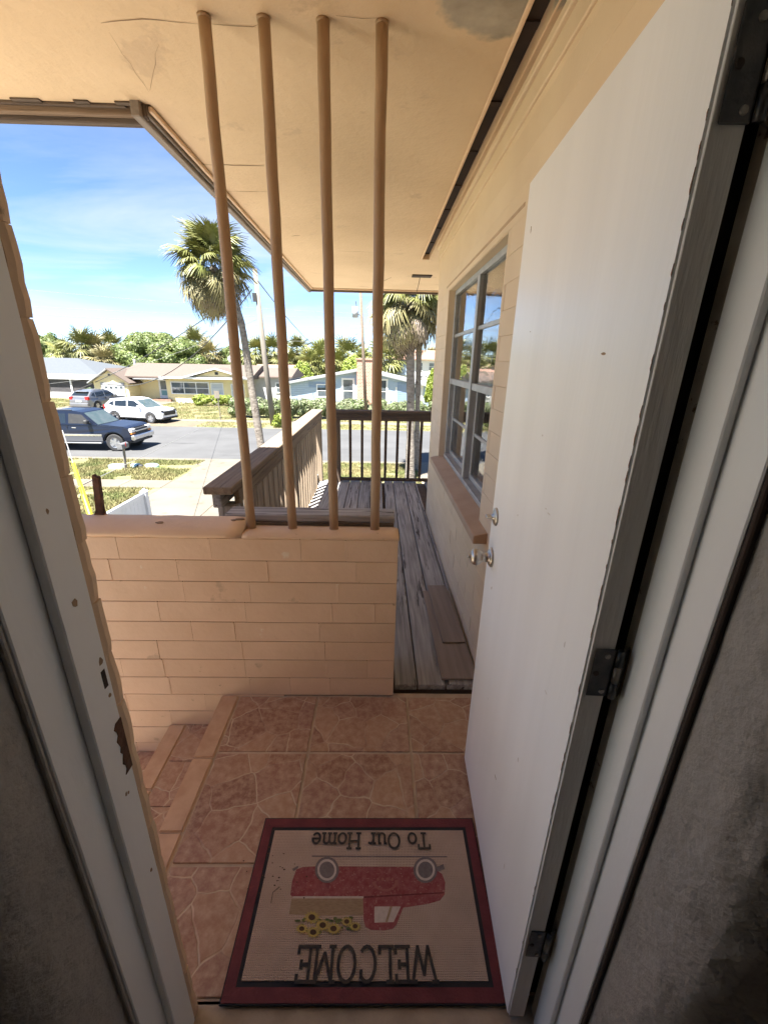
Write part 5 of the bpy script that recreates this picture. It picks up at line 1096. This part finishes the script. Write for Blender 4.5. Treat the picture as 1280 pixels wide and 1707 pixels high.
def suv(paint, cladding):
    return dict(L=4.5, w=1.86, axle=0.35, wr=0.35, ar=0.41, xf=1.38, xr=-1.36, sillz=0.30, beltz=1.02, tumble=0.26, paint=paint,
    top=[(-2.20, 0.45), (-2.24, 0.80), (-2.14, 1.04), (0.90, 1.00), (1.95, 0.92), (2.16, 0.80), (2.24, 0.50)],
    cab=[(-2.14, 1.00), (-2.02, 1.20), (-1.66, 1.48), (-0.95, 1.60), (-0.25, 1.62), (0.26, 1.53), (1.18, 0.96)],
    wins=[('side_window', [(-1.80, 1.17), (-1.38, 1.09), (-1.38, 1.41), (-1.58, 1.36)], 'car_glass'), ('side_window', [(-1.30, 1.07), (-0.38, 1.06), (-0.38, 1.49), (-1.28, 1.43)], 'car_glass'), ('side_window', [(-0.28, 1.06), (0.86, 1.04), (0.24, 1.45), (-0.28, 1.50)], 'car_glass')],
    glass=[('windshield', (1.10, 1.01), (0.30, 1.505), 0.90, 'windshield'), ('rear_window', (-2.03, 1.18), (-1.70, 1.45), 0.86, 'car_glass')],
    boxes=[('grille', 'trim_black', (2.10, 2.262, -0.60, 0.60, 0.52, 0.80), 0.03), ('front_bumper', 'trim_black', (2.0, 2.28, -0.80, 0.80, 0.26, 0.40), 0.03), ('headlight', 'lamp_clear', (2.02, 2.235, 0.58, 0.80, 0.50, 0.68), 0.03), ('daylight_lamp', 'trim_black', (1.98, 2.20, 0.55, 0.80, 0.78, 0.86), 0.02),
           ('taillight', 'lamp_red', (-2.22, -2.0, 0.56, 0.86, 0.86, 1.12), 0.03), ('rear_bumper', cladding, (-2.31, -2.10, -0.82, 0.82, 0.36, 0.62), 0.04), ('number_plate', 'plate', (-2.255, -2.245, -0.26, 0.26, 0.70, 0.84), 0.0), ('rocker', 'trim_black', (-0.9, 0.92, 0.88, 0.925, 0.30, 0.38), 0.01),
           ('side_mirror', paint, (0.55, 0.72, 0.90, 1.08, 1.02, 1.16), 0.03), ('door_handle', paint, (-1.15, -0.95, 0.87, 0.93, 0.88, 0.92), 0.008), ('door_handle', paint, (-0.2, 0.0, 0.87, 0.93, 0.87, 0.91), 0.008), ('door_gap', 'trim_black', (-0.335, -0.32, 0.86, 0.925, 0.42, 1.0), 0), ('roof_rail', 'trim_black', (-1.4, -0.1, 0.58, 0.62, 1.585, 1.625), 0.01), ('spoiler', paint, (-1.86, -1.60, -0.55, 0.55, 1.465, 1.51), 0.015)])
wf, wrr = Vector((-15.47, 29.27, 0)), Vector((-19.36, 31.6, 0)); dd = (wf - wrr).normalized(); ang = math.degrees(math.atan2(dd.y, dd.x)) * 0.35
c_ = wf - Vector((math.cos(R(ang)), math.sin(R(ang)), 0)) * 1.38 + Vector((-math.sin(R(ang)), math.cos(R(ang)), 0)) * 0.93
car('white_suv', 'white car parked across the street in front of the yellow house', 'car', (c_.x, c_.y, GR + 0.008), ang, suv('car_white', 'trim_black'))
car('grey_suv', 'grey car seen from behind, parked in the driveway of the yellow house', 'car', (-23.95, 37.6, GR + 0.034), 82, suv('car_grey', 'car_grey'))

# ================================================================== STREET: poles, wires and small things
up = thing('utility_pole', 'tall grey wooden utility pole across the road beside the leaning palm', 'pole', (-7.2, 29.5, GR))
MB().tube([(-7.18, 29.5, GR - 0.2), (-7.45, 29.5, 1.5), (-7.68, 29.5, 6.85)], [0.20, 0.175, 0.14], 12).build('shaft', 'pole_wood', up, smooth=True)
MB().box(-7.90, -7.66, 29.30, 29.38, 5.0, 5.5).build('bracket', 'trim_black', up)
u2 = thing('utility_pole', 'thin dark utility pole in front of the brick chimney carrying a transformer', 'pole', (-0.75, 33.0, GR))
a_ = GY(601, 487, 32.9); b_ = GY(610, 690, 32.9); dirv = (a_ - b_).normalized(); top_ = a_ + dirv * 1.2; bot_ = b_ - dirv * ((b_.z - GR + 0.2) / dirv.z)
MB().tube([bot_, (bot_ + top_) / 2, top_], [0.13, 0.115, 0.095], 10).build('shaft', 'twig', u2, smooth=True)
tr = GY(592, 520, 32.9); MB().tube([tr + Vector((0, 0, -0.35)), tr + Vector((0, 0, 0.35))], [0.22, 0.22], 12).build('transformer', 'transformer', u2, smooth=True)
MB().tube([tr + Vector((0.1, 0, 0.3)), tr + Vector((0.05, 0, 0.7))], 0.03, 6).build('insulator', 'wire', u2)
q_ = GY(604, 560, 32.9); MB().box(q_.x - 0.9, q_.x + 0.1, 32.85, 32.95, q_.z - 0.05, q_.z + 0.05).build('cross_arm', 'transformer', u2); MB().box(q_.x - 0.9, q_.x + 0.1, 32.85, 32.95, q_.z + 0.62, q_.z + 0.70).build('cross_arm', 'transformer', u2)
MB().tube([tr + Vector((0.1, 0, -0.1)), Vector((q_.x, 32.9, tr.z - 0.25))], 0.03, 6).build('bracket', 'wire', u2)
def wire(label, a, b, sag, r=0.012, m='wire', name='wire'):
    a, b = Vector(a), Vector(b); P = [a.lerp(b, t) - Vector((0, 0, sag * 4 * t * (1 - t))) for t in np.linspace(0, 1, 22)]
    tag(MB().tube(P, r, 5).build(name, m), label, 'wire', 'overhead wires')
PT = Vector((-7.64, 29.4, 6.2)); PM = Vector((-7.6, 29.4, 4.3))
E1, E2 = GY(150, 640, 44.5), GY(205, 645, 43.6)
wire('thick upper service wire sagging from the grey pole to the far left house', GY(415, 478, 29.3), GY(132, 648, 46.2), 0.5, 0.03)
wire('thick lower service wire sagging from the grey pole to the yellow garage', GY(420, 482, 29.3), GY(180, 640, 43.5), 2.0, 0.034)
wire('slanting wire from the grey pole down towards the right behind the bars', GY(430, 468, 29.4), GY(522, 574, 60), 0.3, 0.03)
wire('thin wire from the middle of the grey pole to the left', GY(428, 532, 29.4), GY(70, 640, 46), 0.8, 0.012, 'wire_pale')
for k, (y0_, y1_) in enumerate(((530, 524), (538, 535), (551, 550), (518, 506), (488, 505))):
    wire('thin far line crossing the sky, %s from the top' % ('fifth fourth third second first'.split()[[2, 3, 4, 1, 0][k] * -1 + 4]), GY(-20, y0_ - 12, 70), GY(760, y1_ + 24, 72), 0.6, 0.022, 'wire_pale')
wire('thin guy cable running from the far verge down over the near lawn', GY(369, 694, 31), GY(128, 813, 6), 0.05, 0.007, 'wire_pale')
# yellow guy guard beside the left edge
gg = thing('guy_guard', 'yellow plastic guard on a slanting guy wire behind the block wall', 'guy guard', (-4.3, 6.0, GR))
ga, gb = GY(122, 772, 6.3), GY(153, 866, 5.9); gd = (gb - ga); gend = ga + gd * ((GR - ga.z) / gd.z)
MB().tube([ga, ga.lerp(gend, 0.33), ga.lerp(gend, 0.7)], [0.022, 0.042, 0.042], 10).build('guard', 'plastic_yellow', gg, smooth=True); MB().tube([ga - gd * 0.6, gend], 0.008, 6).build('cable', 'wire_pale', gg)
MB().tube([gend + Vector((0, 0, -0.1)), gend + Vector((0, 0, 0.12))], 0.03, 8).build('anchor', 'rust', gg)
# vinyl fence
vf = thing('vinyl_fence', 'pale grey vinyl fence panel with a capped post beside the driveway', 'fence', (-5.68, 8.2, GR))
fx = -5.68
piece('post', fx - 0.065, fx + 0.065, 9.83, 9.96, GR - 0.1, -1.50, 'vinyl_grey', vf, 0.004); MB().add([(fx - .08, 9.815, -1.499), (fx + .08, 9.815, -1.499), (fx + .08, 9.975, -1.499), (fx - .08, 9.975, -1.499), (fx, 9.895, -1.42)], [(0, 3, 2, 1), (0, 1, 4), (1, 2, 4), (2, 3, 4), (3, 0, 4)]).build('post_cap', 'vinyl_grey', vf)
piece('top_rail', fx - 0.035, fx + 0.035, 4.2, 9.828, -1.60, -1.515, 'vinyl_grey', vf, 0.004)
for k in range(37): piece('board', fx - 0.012, fx + 0.012, 4.2 + k * 0.152, 4.2 + k * 0.152 + 0.149, GR + 0.05, -1.601, 'vinyl_grey', vf, 0.003)
piece('bottom_rail', fx - 0.035, fx + 0.035, 4.2, 9.828, GR + 0.01, GR + 0.049, 'vinyl_grey', vf, 0.004)
# mailbox
mb_ = thing('mailbox', 'dark mailbox on a leaning wooden post by the near road edge', 'mailbox', (-10.13, 16.6, GR))
MB().tube([(-10.10, 16.6, GR - 0.1), (-10.02, 16.6, -1.84)], 0.055, 4).build('post', 'pole_wood', mb_)
bp_ = []
for k in range(9): a = math.pi * k / 8; bp_.append((-10.04 + 0.10 * math.cos(a), -1.70 + 0.09 * math.sin(a)))
MB().prism([(-9.94, -1.835), *bp_, (-10.14, -1.835)], 16.38, 16.86, 'y').build('box', 'mailbox_grey', mb_); MB().box(-9.935, -9.925, 16.62, 16.66, -1.76, -1.60).build('flag', 'lamp_red', mb_)
for k, (xa, ya, rx, m_, lab) in enumerate(((-10.62, 16.95, 0.36, 'lid_teal', 'pale teal utility lid on the grass left of the mailbox post'), (-9.95, 17.1, 0.22, 'lid_teal', 'small pale lid on the grass just right of the mailbox post'), (-9.72, 17.0, 0.14, 'trim_black', 'small dark meter lid in the grass between two pale lids'), (-9.32, 17.15, 0.28, 'lid_teal', 'pale teal utility lid farthest right in the grass'))):
    n = 16; t = thing('meter_box', lab, 'meter box', (xa, ya, GR), 'utility lids in the verge')
    MB().prism([(xa + rx * math.cos(6.283 * q / n), ya + 0.6 * rx * math.sin(6.283 * q / n)) for q in range(n)], GR - 0.02, GR + 0.10, 'z').build('rim', m_, t, 0.02); MB().prism([(xa + rx * .8 * math.cos(6.283 * q / n), ya + 0.48 * rx * math.sin(6.283 * q / n)) for q in range(n)], GR + 0.101, GR + 0.125, 'z').build('lid', m_, t, 0.006)
# sign post on the far verge
sg = thing('sign_post', 'small faded sign on a thin post before the right clipped bush', 'sign', (-11.66, 31.9, GR))
MB().tube([(-11.66, 31.9, GR - 0.1), (-11.70, 31.9, -0.9)], 0.035, 6).build('post', 'pole_wood', sg); MB().box(-11.93, -11.55, 31.84, 31.88, -1.15, -0.62).build('panel', 'pole_wood', sg)
MB().tube([(-11.68, 31.9, -1.5), (-12.05, 31.9, -1.75)], 0.02, 5).tube([(-11.69, 31.9, -1.7), (-12.2, 31.9, -1.2)], 0.015, 5).build('strut', 'pole_wood', sg)
